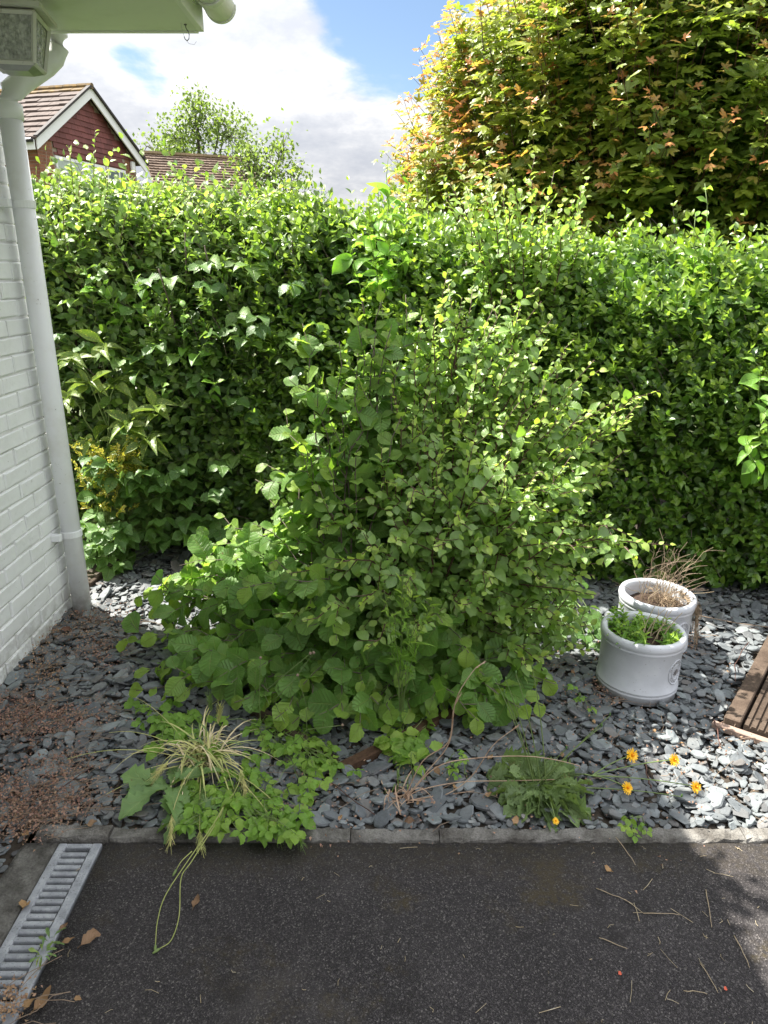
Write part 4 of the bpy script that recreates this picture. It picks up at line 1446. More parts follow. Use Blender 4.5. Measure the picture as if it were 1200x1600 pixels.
def hedge(pl, sp, x0, x1, n, ln, wd, seed, toplit_age, m=4, twig_mat=M_bark, opposite=True):
    P, N = hedge_points(n, x0, x1, seed=seed)
    hz = P[:, 2] / hedge_height(P[:, 0])
    depth = ru(0, 1, n) ** 1.7 * 0.30
    back = N[:, 1] > 0.55
    keep = ~(back & (ru(0, 1, n) > 0.35))
    # gaps: sparser where the noise says so, so that shade shows through
    gapn = lump(P, 1.0, 6.0, seed + 9)
    keep &= ~((gapn < -0.55) & (depth < 0.13))
    # ragged lower edge
    keep &= P[:, 2] > 0.03
    P, N, depth, hz = P[keep], N[keep], depth[keep], hz[keep]
    n = len(P)
    upw = np.where(depth < 0.08, 0.55 + 0.5 * hz, 0.35)
    D = N * 0.75 + np.stack([np.zeros(n), np.zeros(n), upw], 1) + rn(0, 0.36, (n, 3))
    L = ru(0.07, 0.17, n) * (1 + 0.35 * (hz > 0.85) * (depth < 0.06)) * np.where((hz > 0.80) & (depth < 0.10) & (ru(0, 1, n) < 0.14), 2.0, 1.0)
    base = P - N * depth[:, None]
    outer = np.clip(1 - depth / 0.10, 0, 1)
    tw = MB()
    shoots(pl, sp, base, D, L, m, ln, wd, 0.25 + 0.5 * outer * ru(0.4, 1, n), 0.02 + 0.08 * outer, toplit_age * outer * np.clip(hz * 1.3 - 0.25, 0.12, 1) * ru(0.2, 1.0, n), opposite, stems=(tw, 3))  # young top growth, yellowed further to put a sunlit look into the colour
    tw.build('twigs', twig_mat, pl.root, kind='stuff')
    # inner leaves that close the hedge to the light behind
    m_ = int((x1 - x0) * 900)
    P2_, N2_ = hedge_points(m_, x0, x1, seed=seed)
    P2_ = P2_ - N2_ * ru(0.26, 0.52, m_)[:, None]
    P2_[:, 2] = np.maximum(P2_[:, 2], 0.05)
    shoots(pl, sp, P2_, N2_ + rn(0, 0.6, (m_, 3)), ru(0.10, 0.2, m_), 3, ln * 1.5, wd * 1.8, np.full(m_, 0.1), 0.0, 0.0, opposite)
    # woody framework
    rr = random.Random(seed)
    X = x0 + 0.1
    while X < x1:
        yb = hedge_front(X) + 0.75 + rr.uniform(-.2, .2)
        H = float(hedge_height(X))
        for q in range(3):
            a = Vector((X + rr.uniform(-.05, .05), yb, -0.02))
            c_ = Vector((X + rr.uniform(-.4, .4), yb + rr.uniform(-.55, .45), H * rr.uniform(0.7, 0.93)))
            b = Vector(((a.x * 2 + c_.x) / 3, (a.y * 2 + c_.y) / 3, H * 0.5))
            MB().tube(jitter_line(bez(a, b, c_, 9), 0.012, rr), taper(0.014, 0.004, 9), 6).build('stem', twig_mat, pl.root, True)
        X += rr.uniform(0.26, 0.38)


privet = Plant('privet_hedge', (1.4, 4.1, 0), 'thick privet hedge of small glossy leaves behind the pots and shrub', 'hedge')
hedge(privet, SP_privet, -0.75, 3.6, 10500, 0.060, 0.033, 21, 1.15, 4)
mixed = Plant('mixed_hedge', (-1.8, 4.9, 0), 'dark mixed hedge of broader leaves behind the downpipe', 'hedge')
hedge(mixed, SP_mixed, -3.3, -0.30, 7200, 0.072, 0.047, 33, 0.85, 4, opposite=False)
hedge(mixed, SP_privet, -2.6, -0.4, 1500, 0.05, 0.024, 47, 0.8, 4)


# ================================================================== SHRUBS made of stems
def stem_curve(base, tip, lift=0.55, wob=0.012, n=13, rr=random):
    base, tip = Vector(base), Vector(tip)
    h = tip - base
    mid = base + Vector((h.x * 0.30, h.y * 0.30, h.z * lift + 0.12 * (Vector((h.x, h.y, 0)).length)))
    return jitter_line(bez(base, mid, tip, n), wob, rr)


def dress(pl, sp, pts, spacing, ln, wd, start=0.3, droop=0.15, age_tip=0.7, tint=0.4, spread=1.0, njit=0.4, up=0.9, two_row=True, taper_=0.45, ragged=0.38):
    pos, tan, t = polyline_walk(pts, spacing, start, 1.0)
    n = len(pos)
    if n == 0:
        return
    az = (np.arange(n) % 2) * math.pi + rn(0, 0.5, n) if two_row else np.arange(n) * 2.4 + rn(0, 0.4, n)
    az += ru(0, 6.28)
    D, N = leaf_dirs(tan, az, np.full(n, spread) * (1 - 0.3 * t), droop, up, njit)
    sc = (1 - taper_ * np.clip((t - 0.6) / 0.4, 0, 1)) * ru(1 - ragged, 1 + ragged * 0.8, n)
    pl.add(sp, D, N, pos, wd * sc, ln * sc, tint + rn(0, 0.2, n), age_tip * np.clip((t - 0.62) / 0.38, 0, 1) ** 1.3 + rn(0, 0.07, n))


def branchy(pl, sp, base, tip, rr, r0, twig_every, twig_len, spacing, ln, wd, bark, twigs, lift=0.55, leaf_from=0.3, age_tip=0.7, droop=0.15, twig_from=0.22, wob=0.012, tint=0.4, part='stem', twig_age=0.25):
    pts = stem_curve(base, tip, lift, wob, 13, rr)
    L = sum((pts[i + 1] - pts[i]).length for i in range(12))
    MB().tube(pts, taper(r0, 0.0014, 13), 6).build(part, bark, pl.root, True)
    dress(pl, sp, pts, spacing, ln, wd, leaf_from, droop, age_tip, tint)
    pos, tan, t = polyline_walk(pts, twig_every, twig_from, 0.93)
    for i in range(len(pos)):
        if rr.random() < 0.12:
            continue
        a = Vector(pos[i])
        T = Vector(tan[i])
        rad = Vector((rr.gauss(0, 1), rr.gauss(0, 1), rr.gauss(0.15, 0.7)))
        rad = (rad - T * rad.dot(T)).normalized()
        l = twig_len * rr.uniform(0.45, 1.15) * (1.15 - 0.75 * t[i])
        d = (rad * 0.85 + T * 0.55).normalized()
        e = a + d * l + Vector((0, 0, rr.uniform(-0.15, 0.25) * l))
        if e.z < 0.05:
            e.z = 0.05 + rr.random() * 0.05
        tp = bez(a, a + d * l * 0.5, e, 5)
        twigs.tube(tp, taper(0.0026, 0.0009, 5), 4, False)
        dress(pl, sp, tp, spacing, ln, wd, 0.15, droop, age_tip * twig_age + (age_tip * 0.5 if rr.random() < 0.2 else 0), tint)


# ---- hazel: big round leaves, left and low in front
hz_base = Vector((-0.10, 2.72, -0.01))
hazel = Plant('hazel_shrub', hz_base, 'hazel shrub with large round toothed leaves sprawling left over the slate', 'shrub')
rr = random.Random(71)
hz_t = [(215, 935, 2.95), (200, 1010, 2.78), (225, 1075, 2.55), (255, 905, 3.05), (300, 868, 3.1), (345, 800, 3.15), (395, 745, 3.15), (440, 640, 3.1), (480, 510, 3.0),
        (525, 535, 2.9), (600, 470, 2.9), (655, 495, 2.9), (575, 600, 2.75), (330, 1000, 2.55), (395, 1050, 2.38), (470, 1070, 2.26), (560, 1075, 2.24), (640, 1060, 2.24), (735, 1010, 2.33),
        (760, 1050, 2.3), (625, 650, 2.65), (500, 760, 2.5), (420, 880, 2.5), (825, 1085, 2.4), (480, 930, 2.35), (310, 930, 2.75), (260, 985, 2.75), (370, 930, 2.55), (560, 690, 2.6),
        (400, 820, 2.75), (290, 1010, 2.6), (760, 1110, 2.36), (520, 1000, 2.25), (690, 970, 2.3), (470, 690, 2.8), (360, 870, 2.85), (250, 950, 2.9), (610, 1110, 2.26), (450, 1110, 2.3),
        (330, 900, 3.0), (280, 880, 2.95), (380, 900, 2.9), (235, 1000, 2.7), (560, 520, 3.0), (505, 590, 3.0), (620, 540, 2.8), (540, 640, 2.85),
        (260, 900, 3.0), (290, 890, 3.1), (320, 880, 3.05), (350, 870, 3.0), (380, 880, 2.95), (410, 890, 2.9), (300, 930, 2.9), (340, 930, 2.85), (270, 935, 2.95), (240, 915, 3.05), (390, 920, 2.85), (420, 860, 2.95), (370, 840, 3.0), (330, 850, 3.1),
        (455, 680, 2.95), (420, 720, 3.0), (410, 770, 3.0), (460, 760, 2.9), (440, 820, 2.8), (490, 610, 2.85), (520, 660, 2.75), (470, 700, 2.8), (560, 590, 2.75), (580, 530, 2.8), (610, 500, 2.8), (510, 720, 2.65),
        (600, 445, 2.9), (640, 462, 2.9), (560, 510, 2.9)]
for (px, py) in [(430, 1125), (470, 1120), (500, 1135), (535, 1120), (560, 1130), (590, 1110), (610, 1125), (640, 1105), (665, 1112), (700, 1100), (735, 1110), (755, 1130), (790, 1105), (815, 1112), (840, 1095), (330, 1065), (365, 1098), (300, 1050),
                 (250, 1040), (215, 1075), (400, 1100), (520, 1085), (580, 1070), (450, 1085), (690, 1070), (780, 1075), (860, 1065), (280, 1085), (345, 1030), (380, 1060)]:
    q_ = gnd(px, py, rr.uniform(0.09, 0.16))
    hz_t.append((px, py, q_.y))
tw = MB()
for (px, py, Y) in hz_t:
    tip = at(px, py, Y)
    tip.z = max(tip.z, 0.07)
    b = hz_base + Vector((rr.uniform(-.12, .12), rr.uniform(-.10, .10), 0))
    low = tip.z < 0.5
    sz_ = 0.092 if low else 0.086
    branchy(hazel, SP_hazel, b, tip, rr, 0.0075 if not low else 0.005, 0.13 if low else 0.15, 0.24 if tip.z < 0.9 else 0.18, 0.050 if low else 0.053, sz_, sz_ * 0.93, M_bark, tw, 0.55 if not low else 1.15, 0.30, 0.55, 0.32, 0.30, tint=0.45)
tw.build('twigs', M_bark, hazel.root, kind='stuff')

# ---- plum: dark red stems, small leaves, upright to the right
pb = Vector((0.22, 2.74, -0.01))
plum = Plant('plum_shrub', pb, 'tall plum shrub with dark red stems and small leaves left of the pots', 'shrub')
rr = random.Random(93)
pl_t = [(700, 450, 3.0), (722, 495, 2.95), (770, 480, 2.95), (838, 470, 3.0), (885, 545, 2.95), (940, 580, 2.9), (1026, 612, 2.85), (995, 655, 2.8), (985, 705, 2.75), (960, 760, 2.7),
        (925, 640, 2.75), (850, 650, 2.6), (800, 700, 2.45), (700, 650, 2.55), (690, 850, 2.25), (620, 850, 2.25), (560, 950, 2.22), (655, 1000, 2.2), (780, 900, 2.3), (840, 900, 2.38),
        (900, 890, 2.5), (1052, 853, 2.45), (925, 930, 2.5), (865, 1030, 2.42), (830, 1045, 2.35), (475, 980, 2.22), (520, 880, 2.3), (740, 560, 2.8), (800, 560, 2.8), (860, 590, 2.8),
        (660, 560, 2.85), (900, 720, 2.6), (870, 790, 2.45), (760, 780, 2.35), (600, 740, 2.5), (680, 740, 2.42), (730, 640, 2.6), (820, 620, 2.7), (780, 640, 2.95), (860, 690, 2.9),
        (930, 800, 2.6), (720, 960, 2.25), (640, 920, 2.2), (560, 860, 2.3), (800, 980, 2.3), (450, 900, 2.4), (610, 660, 2.9), (550, 780, 2.55), (900, 610, 3.05), (950, 680, 3.05), (760, 720, 2.5),
        (880, 860, 2.35), (935, 860, 2.42), (740, 1060, 2.28), (500, 820, 2.5), (420, 960, 2.45), (840, 740, 2.5), (690, 600, 3.0), (980, 830, 2.5), (1010, 865, 2.42),
        (640, 780, 2.35), (720, 820, 2.3), (820, 840, 2.35), (580, 1010, 2.2), (900, 980, 2.45), (760, 860, 2.3),
        (905, 955, 2.55), (925, 985, 2.6), (890, 1000, 2.6), (870, 960, 2.5), (850, 985, 2.55), (915, 1020, 2.65), (880, 1035, 2.6), (850, 1050, 2.5), (820, 1010, 2.5), (930, 900, 2.7), (900, 930, 2.75), (860, 900, 2.6), (840, 940, 2.7), (950, 880, 2.7),
        (660, 500, 3.0), (745, 520, 3.05), (805, 510, 3.05), (700, 540, 2.95), (770, 560, 3.05), (850, 540, 3.0), (820, 580, 2.85), (905, 660, 2.85), (880, 650, 2.75), (940, 640, 2.95), (840, 790, 2.4), (900, 770, 2.55), (690, 700, 2.5), (650, 640, 2.7), (740, 690, 2.5), (790, 740, 2.42),
        (960, 620, 2.95), (985, 625, 2.9), (1005, 640, 2.85), (970, 660, 2.8), (930, 680, 2.75), (900, 600, 3.0), (870, 570, 3.0), (860, 620, 2.9), (840, 560, 3.0), (910, 640, 2.9), (950, 730, 2.7), (930, 760, 2.6), (980, 740, 2.75), (890, 700, 2.7), (860, 740, 2.6), (910, 820, 2.55),
        (700, 425, 3.0), (740, 445, 3.0), (782, 450, 3.0), (836, 445, 3.0), (862, 495, 3.0), (812, 485, 2.95), (902, 525, 2.95), (722, 465, 2.95), (760, 520, 2.9), (680, 480, 2.9), (842, 520, 2.95), (925, 560, 2.95),
        (600, 520, 2.85), (610, 600, 2.75), (650, 540, 2.8), (590, 700, 2.6), (640, 660, 2.65), (660, 610, 2.75), (680, 520, 2.9)]
tw = MB()
for (px, py, Y) in pl_t:
    tip = at(px, py, Y)
    tip.z = max(tip.z, 0.10)
    b = pb + Vector((rr.uniform(-.13, .13), rr.uniform(-.10, .10), 0))
    up_ = tip.z > 0.9
    branchy(plum, SP_plum, b, tip, rr, 0.0065, 0.062, 0.20 if not up_ else 0.17, 0.020, 0.049, 0.033, M_redbark, tw, 0.62 if up_ else 0.95, 0.26, 0.75, 0.10, 0.20, tint=0.5)
# the arching branch reaching over the pots
tw.build('twigs', M_redbark, plum.root, kind='stuff')


# ================================================================== SUCKERS AND SAPLINGS IN THE HEDGE
def sucker(name, label, base, tips, sp, ln, wd, spacing, bark, seed, cat='sapling', twig=0.10, age=0.6, group=None, start=0.45):
    rr = random.Random(seed)
    p = Plant(name, base, label, cat, group, max_parts=80)
    tw = MB()
    for tip in tips:
        b = Vector(base) + Vector((rr.uniform(-.08, .08), rr.uniform(-.06, .06), 0))
        branchy(p, sp, b, tip, rr, 0.006, 0.11, twig, spacing, ln, wd, bark, tw, 0.7, start, age, 0.12, max(0.5, start), 0.010, tint=0.55)
    tw.build('twigs', bark, p.root, kind='stuff')


sucker('plum_sapling', 'plum suckers with reddish stems standing above the hedge before the brick house', (-1.95, 4.6, 0),
       [at(150, 212, 4.5), at(181, 232, 4.4), at(108, 228, 4.6), at(92, 275, 4.4), at(128, 262, 4.3), at(205, 268, 4.5), at(170, 262, 4.3), at(70, 265, 4.6), at(235, 285, 4.4), at(270, 262, 4.7), at(310, 262, 4.6)] +
       [at(random.Random(q).uniform(70, 480), random.Random(q + 50).uniform(275, 330), random.Random(q + 90).uniform(4.2, 4.7)) for q in range(55)],
       SP_plum, 0.066, 0.042, 0.028, M_redbark, 5, start=0.6)
sucker('plum_sapling', 'thin plum suckers rising from the hedge top in front of the maple', (0.75, 3.9, 0),
       [at(712, 268, 3.9), at(762, 285, 3.8), at(836, 240, 3.9), at(800, 300, 3.75), at(866, 262, 4.0), at(880, 318, 3.7), at(790, 338, 3.6), at(740, 330, 3.7), at(690, 290, 4.0), at(915, 345, 3.8), at(850, 330, 3.6)] +
       [at(random.Random(q).uniform(670, 930), random.Random(q + 50).uniform(270, 350), random.Random(q + 90).uniform(3.6, 3.98)) for q in range(26)],
       SP_plum, 0.062, 0.040, 0.026, M_redbark, 6, start=0.5)
sucker('dogwood_sapling', 'bright green sapling with broad pointed leaves at the middle of the hedge top', (0.02, 4.2, 0),
       [at(606, 240, 4.0), at(590, 290, 3.95), at(640, 262, 4.05), at(575, 350, 3.8), at(545, 345, 3.85), at(640, 330, 3.85), at(610, 330, 3.8)], SP_lilac, 0.115, 0.062, 0.06, M_green, 7, age=0.35, twig=0.13)
sucker('dogwood_sapling', 'single pale green shoot with broad leaves before the maple, right of the plum suckers', (1.62, 3.6, 0),
       [at(1102, 285, 3.75), at(1085, 330, 3.7)], SP_lilac, 0.085, 0.045, 0.06, M_green, 8, age=0.5, twig=0.08)
sucker('dogwood_sapling', 'broad-leaved shoot poking out of the privet face high above the deck panel', (2.05, 3.6, 0),
       [at(1190, 640, 3.05), at(1180, 560, 3.15), at(1165, 690, 3.05)], SP_lilac, 0.085, 0.050, 0.06, M_green, 9, age=0.35, twig=0.10)
sucker('bindweed', 'paler broad-leaved climber in the mixed hedge above the spotted laurel', (-1.25, 4.3, 0),
       [at(240, 480, 3.95), at(290, 470, 3.9), at(215, 430, 4.0), at(330, 520, 3.85), at(150, 420, 4.1), at(345, 590, 3.8), at(260, 600, 3.85), at(110, 395, 4.2), at(185, 380, 4.2)], SP_lilac, 0.080, 0.060, 0.055, M_green, 10, 'climber', age=0.3)

# ---- spotted laurel
rr = random.Random(15)
lau = Plant('spotted_laurel', (-1.65, 4.25, 0), 'spotted laurel with long yellow-flecked leaves beside the downpipe', 'shrub')
for (px, py, Y, k) in [(120, 560, 4.0, 7), (110, 620, 4.0, 7), (205, 660, 3.85, 8), (150, 690, 3.95, 6), (225, 690, 3.8, 7), (180, 600, 4.0, 6), (140, 600, 3.95, 6), (245, 640, 3.85, 6), (160, 540, 4.05, 5), (195, 720, 3.85, 5)]:
    tip = at(px, py, Y)
    MB().tube(stem_curve((-1.65 + rr.uniform(-.1, .1), 4.3, 0), tip, 0.7, 0.006, 9, rr), taper(0.006, 0.003, 9), 6).build('stem', M_green, lau.root, True)
    n = k
    az = np.arange(n) * 2.4 + rr.random() * 6
    tan = np.tile(np.array([0.05, -0.35, 0.9]), (n, 1))
    D, N = leaf_dirs(tan, az, ru(0.8, 1.45, n), 0.25, 0.9, 0.25)
    D[:, 1] -= 0.35
    lau.add(SP_laurel, D, N, np.tile(np.array(tip), (n, 1)) + rn(0, 0.012, (n, 3)), 0.052 * ru(0.8, 1.2, n), 0.145 * ru(0.7, 1.15, n), ru(0, 1, n), ru(0, 0.5, n))

# ---- variegated euonymus
rr = random.Random(16)
eu = Plant('golden_euonymus', (-1.6, 4.1, 0), 'golden variegated shrub with small yellow-edged leaves low by the downpipe', 'shrub', max_parts=220)
tw = MB()
for q in range(46):
    px, py = rr.uniform(122, 235), rr.uniform(682, 800)
    if rr.random() < 0.55:
        px, py = rr.gauss(168, 26), rr.gauss(708, 15)
    tip = at(px, py, rr.uniform(3.72, 3.85) + (0.06 if px < 150 else 0))
    tp = stem_curve((-1.6 + rr.uniform(-.1, .1), 4.1, 0.0), tip, 0.6, 0.006, 9, rr)
    tw.tube(tp, taper(0.003, 0.001, 9), 4, False)
    dress(eu, SP_euon, tp[5:], 0.011, 0.034, 0.019, 0.35, 0.0, 0.55 if py < 740 else 0.15, 0.6, 1.0, 0.4)
tw.build('twigs', M_green, eu.root, kind='stuff')


# ---- brambles
def bramble(name, label, base, spots, seed, size=0.062, cat='bramble', sp=SP_bramble, fol=3, maxp=150, age=0.15, stem_mat=M_green, wide=0.78):
    rr = random.Random(seed)
    p = Plant(name, base, label, cat, max_parts=maxp)
    tw = MB()
    for (px, py, Y) in spots:
        tip = at(px, py, Y) if Y else gnd(px, py, rr.uniform(0.025, 0.070))
        if tip.z < 0.035:
            tip.z = 0.035 + rr.random() * .03
        tp = stem_curve(Vector(base) + Vector((rr.uniform(-.06, .06), rr.uniform(-.05, .05), 0)), tip, 0.5, 0.004, 7, rr)
        tw.tube(tp, taper(0.0022, 0.001, 7), 4, False)
        out = Vector((tip.x - base[0], tip.y - base[1], 0))
        if out.length < 0.02:
            out = Vector((rr.gauss(0, 1), rr.gauss(0, 1), 0))
        out = (out.normalized() + Vector((rr.gauss(0, .4), rr.gauss(0, .4) - 0.25, 0))).normalized()
        n = fol
        angs = np.linspace(-1.25, 1.25, n) if n > 1 else np.zeros(1)
        up = np.array([rr.gauss(0, .4), -0.25 + rr.gauss(0, .35), 1.0])
        D = np.array([[out.x * math.cos(a) - out.y * math.sin(a), out.x * math.sin(a) + out.y * math.cos(a), rr.uniform(-.35, .15)] for a in angs])
        s_ = rr.uniform(0.7, 1.2)
        sc = np.where(np.abs(angs) < 0.1, 1.15, 0.92) * s_
        p.add(sp, D, np.tile(up, (n, 1)) + rn(0, 0.18, (n, 3)), np.tile(np.array(tip), (n, 1)) + D * 0.004, size * wide * sc, size * sc, np.full(n, rr.uniform(.1, .9)), np.full(n, age * rr.uniform(0, 1.6)))
    tw.build('stalks', stem_mat, p.root, kind='stuff')
    return p


rr = random.Random(31)
bramble('bramble', 'dark green bramble trailing along the foot of the mixed hedge', (-1.2, 4.2, 0),
        [(rr.uniform(140, 345), rr.uniform(715, 858), rr.uniform(3.72, 3.95)) for q in range(95)] + [(rr.uniform(128, 205), rr.uniform(812, 888), rr.uniform(3.60, 3.98)) for q in range(42)], 32, 0.075, fol=3, maxp=260)
rr = random.Random(36)
sp_ = []
for q in range(75):
    px, py = rr.uniform(95, 500), rr.uniform(385, 735)
    X_ = (px - 600) / FPX * 4.25
    sp_.append((px, py, hedge_front(X_) - rr.uniform(-0.02, 0.10) + max(0, (520 - py)) * 0.0012))
bramble('bramble', 'dark three-leaved bramble shoots climbing up the face of the mixed hedge', (-1.1, 4.5, 0), sp_, 37, 0.085, fol=3, maxp=230, age=0.3)
rr = random.Random(34)
bramble('hedge_ivy', 'dark glossy undergrowth leaning out at the foot of the privet behind the pots', (0.9, 3.4, 0),
        [(rr.uniform(690, 935), rr.uniform(900, 1040), rr.uniform(2.75, 3.2)) for q in range(60)], 35, 0.06, cat='undergrowth', fol=3, maxp=150, age=0.05)

# ================================================================== MAPLE
M_trunk = noisy_mat('maple_bark', [(0.06, 0.05, 0.04), (0.11, 0.095, 0.08), (0.16, 0.14, 0.12)], 10, 0.9, 0.7, 30)


def maple():
    c = np.array([2.70, 6.75, 2.08])
    rad = np.array([2.45, 2.10, 1.86])
    p = Plant('maple_tree', (c[0], c[1], 0), 'bushy maple with lobed yellow-green leaves and coppery young tips above the hedge', 'tree', rest='crown')
    rr = random.Random(77)
    MB().tube(jitter_line(bez((c[0], c[1], -.1), (c[0] + .05, c[1], 1.0), (c[0] - .05, c[1], 2.4), 9), 0.02, rr), taper(0.13, 0.06, 9), 12).build('trunk', M_trunk, p.root, True)
    for q in range(26):
        th, ph_ = rr.uniform(0, 6.28), rr.uniform(-0.25, 1.4)
        tip = Vector(c) + Vector((rad[0] * math.cos(th) * math.cos(ph_), rad[1] * math.sin(th) * math.cos(ph_), rad[2] * math.sin(ph_))) * 0.86
        st = Vector((c[0], c[1], rr.uniform(0.5, 1.9)))
        MB().tube(stem_curve(st, tip, 0.45, 0.03, 11, rr), taper(0.035, 0.006, 11), 7).build('limb', M_trunk, p.root, True)
    n = 9500
    d = rn(0, 1, (n, 3))
    d /= np.linalg.norm(d, axis=1)[:, None]
    d[:, 2] = np.where(d[:, 2] < -0.62, -d[:, 2], d[:, 2])
    keep = (d[:, 1] < 0.45) & (d[:, 0] < 0.75)          # the side away from everything is left thinner
    keep |= ru(0, 1, n) < 0.30
    d = d[keep]
    n = len(d)
    shell = 1 - np.abs(rn(0, 0.10, n)) - (ru(0, 1, n) < 0.30) * ru(0.1, 0.45, n)
    P = c + d * rad * shell[:, None]
    P += d * (lump(P, 0.19, 2.4, 3) + lump(P, 0.09, 6.0, 4))[:, None]
    N = d / rad
    N /= np.linalg.norm(N, axis=1)[:, None]
    D = N * 0.75 + np.array([0, 0, 0.75]) + rn(0, 0.22, (n, 3))
    outer = np.clip((shell - 0.80) / 0.20, 0, 1)
    L = ru(0.16, 0.36, n) * (0.7 + 0.6 * outer)
    D /= np.linalg.norm(D, axis=1)[:, None]
    light = np.clip(0.45 + 0.55 * (d @ np.array([-0.55, 0.1, 0.82])), 0, 1)      # sunward side tinted yellower, rest deeper green: light put into the leaf colour
    red = (ru(0, 1, n) < 0.26 + 0.45 * light) * outer
    az0 = ru(0, 6.28, n)
    for k in range(4):
        t = (k + 0.4) / 3.6
        pos = P + D * (L * t)[:, None]
        for side in (0, 1):
            az = az0 + math.pi / 2 * (k % 2) + math.pi * side + rn(0, 0.25, n)
            dr, NN = leaf_dirs(D, az, np.full(n, 1.25 - 0.35 * t) + rn(0, .15, n), 0.10, 1.25, 0.28)
            dn = dr / np.linalg.norm(dr, axis=1)[:, None]
            sz = (0.106 - 0.019 * k) * ru(0.7, 1.2, n)
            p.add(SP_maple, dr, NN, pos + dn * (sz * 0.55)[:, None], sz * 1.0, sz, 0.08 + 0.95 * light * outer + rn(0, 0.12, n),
                  (k >= 2) * red * ru(0.55, 1.0, n) * (1.0 if k == 3 else 0.25))
    # inner leaves closing the crown, shade put in as a dark tint
    m_ = 2600
    di = rn(0, 1, (m_, 3))
    di /= np.linalg.norm(di, axis=1)[:, None]
    Pi = c + di * rad * ru(0.45, 0.80, m_)[:, None]
    for q in range(3):
        p.add(SP_maple, di + rn(0, .6, (m_, 3)), np.tile(np.array([-.1, -.3, 1.0]), (m_, 1)) + rn(0, .35, (m_, 3)), Pi + rn(0, 0.08, (m_, 3)), 0.15, 0.15, np.full(m_, 0.05), 0.0)
    tw = MB()
    for i in range(0, n, 1):
        if outer[i] > 0.3 and i % 2:
            tw.tube([P[i] - D[i] * 0.12, P[i] + D[i] * L[i]], [0.004, 0.0016], 3, False)
    tw.build('twigs', M_redbark, p.root, kind='stuff')
    # longer leaders that break the outline on the left and top
    lead = MB()
    for q in range(90):
        th = rr.uniform(2.1, 4.6)
        ph_ = rr.uniform(-0.1, 1.0)
        b = Vector(c) + Vector((rad[0] * math.cos(th) * math.cos(ph_), rad[1] * math.sin(th) * math.cos(ph_) * 0.8, rad[2] * math.sin(ph_))) * 0.95
        e = b + Vector((math.cos(th) * 0.26, math.sin(th) * 0.12, rr.uniform(0.3, 0.65)))
        pts = bez(b, (b + e) / 2 + Vector((-.04, 0, -.02)), e, 8)
        lead.tube(pts, taper(0.005, 0.0016, 8), 4, False)
        pos, tan, t = polyline_walk(pts, 0.085, 0.2, 1.0)
        for side in (0, 1):
            m = len(pos)
            az = (np.arange(m) % 2) * math.pi / 2 + math.pi * side + rn(0, .2, m)
            dr, NN = leaf_dirs(tan, az, np.full(m, 1.1) - 0.3 * t, 0.2, 1.0, 0.25)
            dn = dr / np.linalg.norm(dr, axis=1)[:, None]
            sz = (0.105 - 0.05 * t) * ru(0.8, 1.2, m)
            p.add(SP_maple, dr, NN, pos + dn * (sz * 0.55)[:, None], sz, sz, 0.6 + rn(0, .15, m), np.clip((t - 0.15) * 1.4, 0, 0.95) * ru(0.6, 1.0, m))
    lead.build('leaders', M_redbark, p.root, kind='stuff')


maple()


# ================================================================== FAR TREES
def far_tree(label, base, H, blobs, n, ls, seed, age=0.2, sparse=0.0, col_trunk=M_trunk, cat='tree'):
    rr = random.Random(seed)
    rg = np.random.default_rng(seed)
    p = Plant('distant_tree', base, label, cat, max_parts=0, rest='crown')
    base = Vector(base)
    MB().tube(jitter_line(bez(base, base + Vector((0.1, 0, H * .4)), base + Vector((0, 0, H * .85)), 9), 0.04, rr), taper(H * 0.018, H * 0.004, 9), 8).build('trunk', col_trunk, p.root, True)
    for (bx, by, bz, rx, rz, k) in blobs:
        c = base + Vector((bx, by, bz))
        MB().tube(stem_curve(base + Vector((0, 0, bz * 0.45)), c + Vector((0, 0, rz * .6)), 0.4, 0.04, 9, rr), taper(H * 0.008, H * 0.0015, 9), 5).build('limb', col_trunk, p.root, True)
        m = int(n * k)
        tips = rg.normal(0, 1, (max(6, m // 14), 3))
        tips /= np.linalg.norm(tips, axis=1)[:, None]
        tips *= (rg.uniform(0.15, 1, len(tips)) ** 0.5)[:, None]
        tips = tips * np.array([rx, rx, rz]) + np.array(c)
        idx = rg.integers(0, len(tips), m)
        pos = tips[idx] + rg.normal(0, ls * 1.5, (m, 3))
        D = rg.normal(0, 1, (m, 3)) + np.array([0, 0, -0.2])
        N = rg.normal(0, 0.6, (m, 3)) + np.array([-0.2, -0.2, 0.8])
        p.add(SP_far, D, N, pos, ls * 0.7, ls * rg.uniform(0.7, 1.3, m), rg.uniform(0, 1, m), age * rg.uniform(0, 1, m))
        tw = MB()
        for q in range(0, len(tips), 2):
            tw.tube([c, (Vector(tips[q]) + c) / 2 + Vector((0, 0, -.1)), tips[q]], [0.02, 0.012, 0.006], 3, False)
        tw.build('twigs', col_trunk, p.root, kind='stuff')


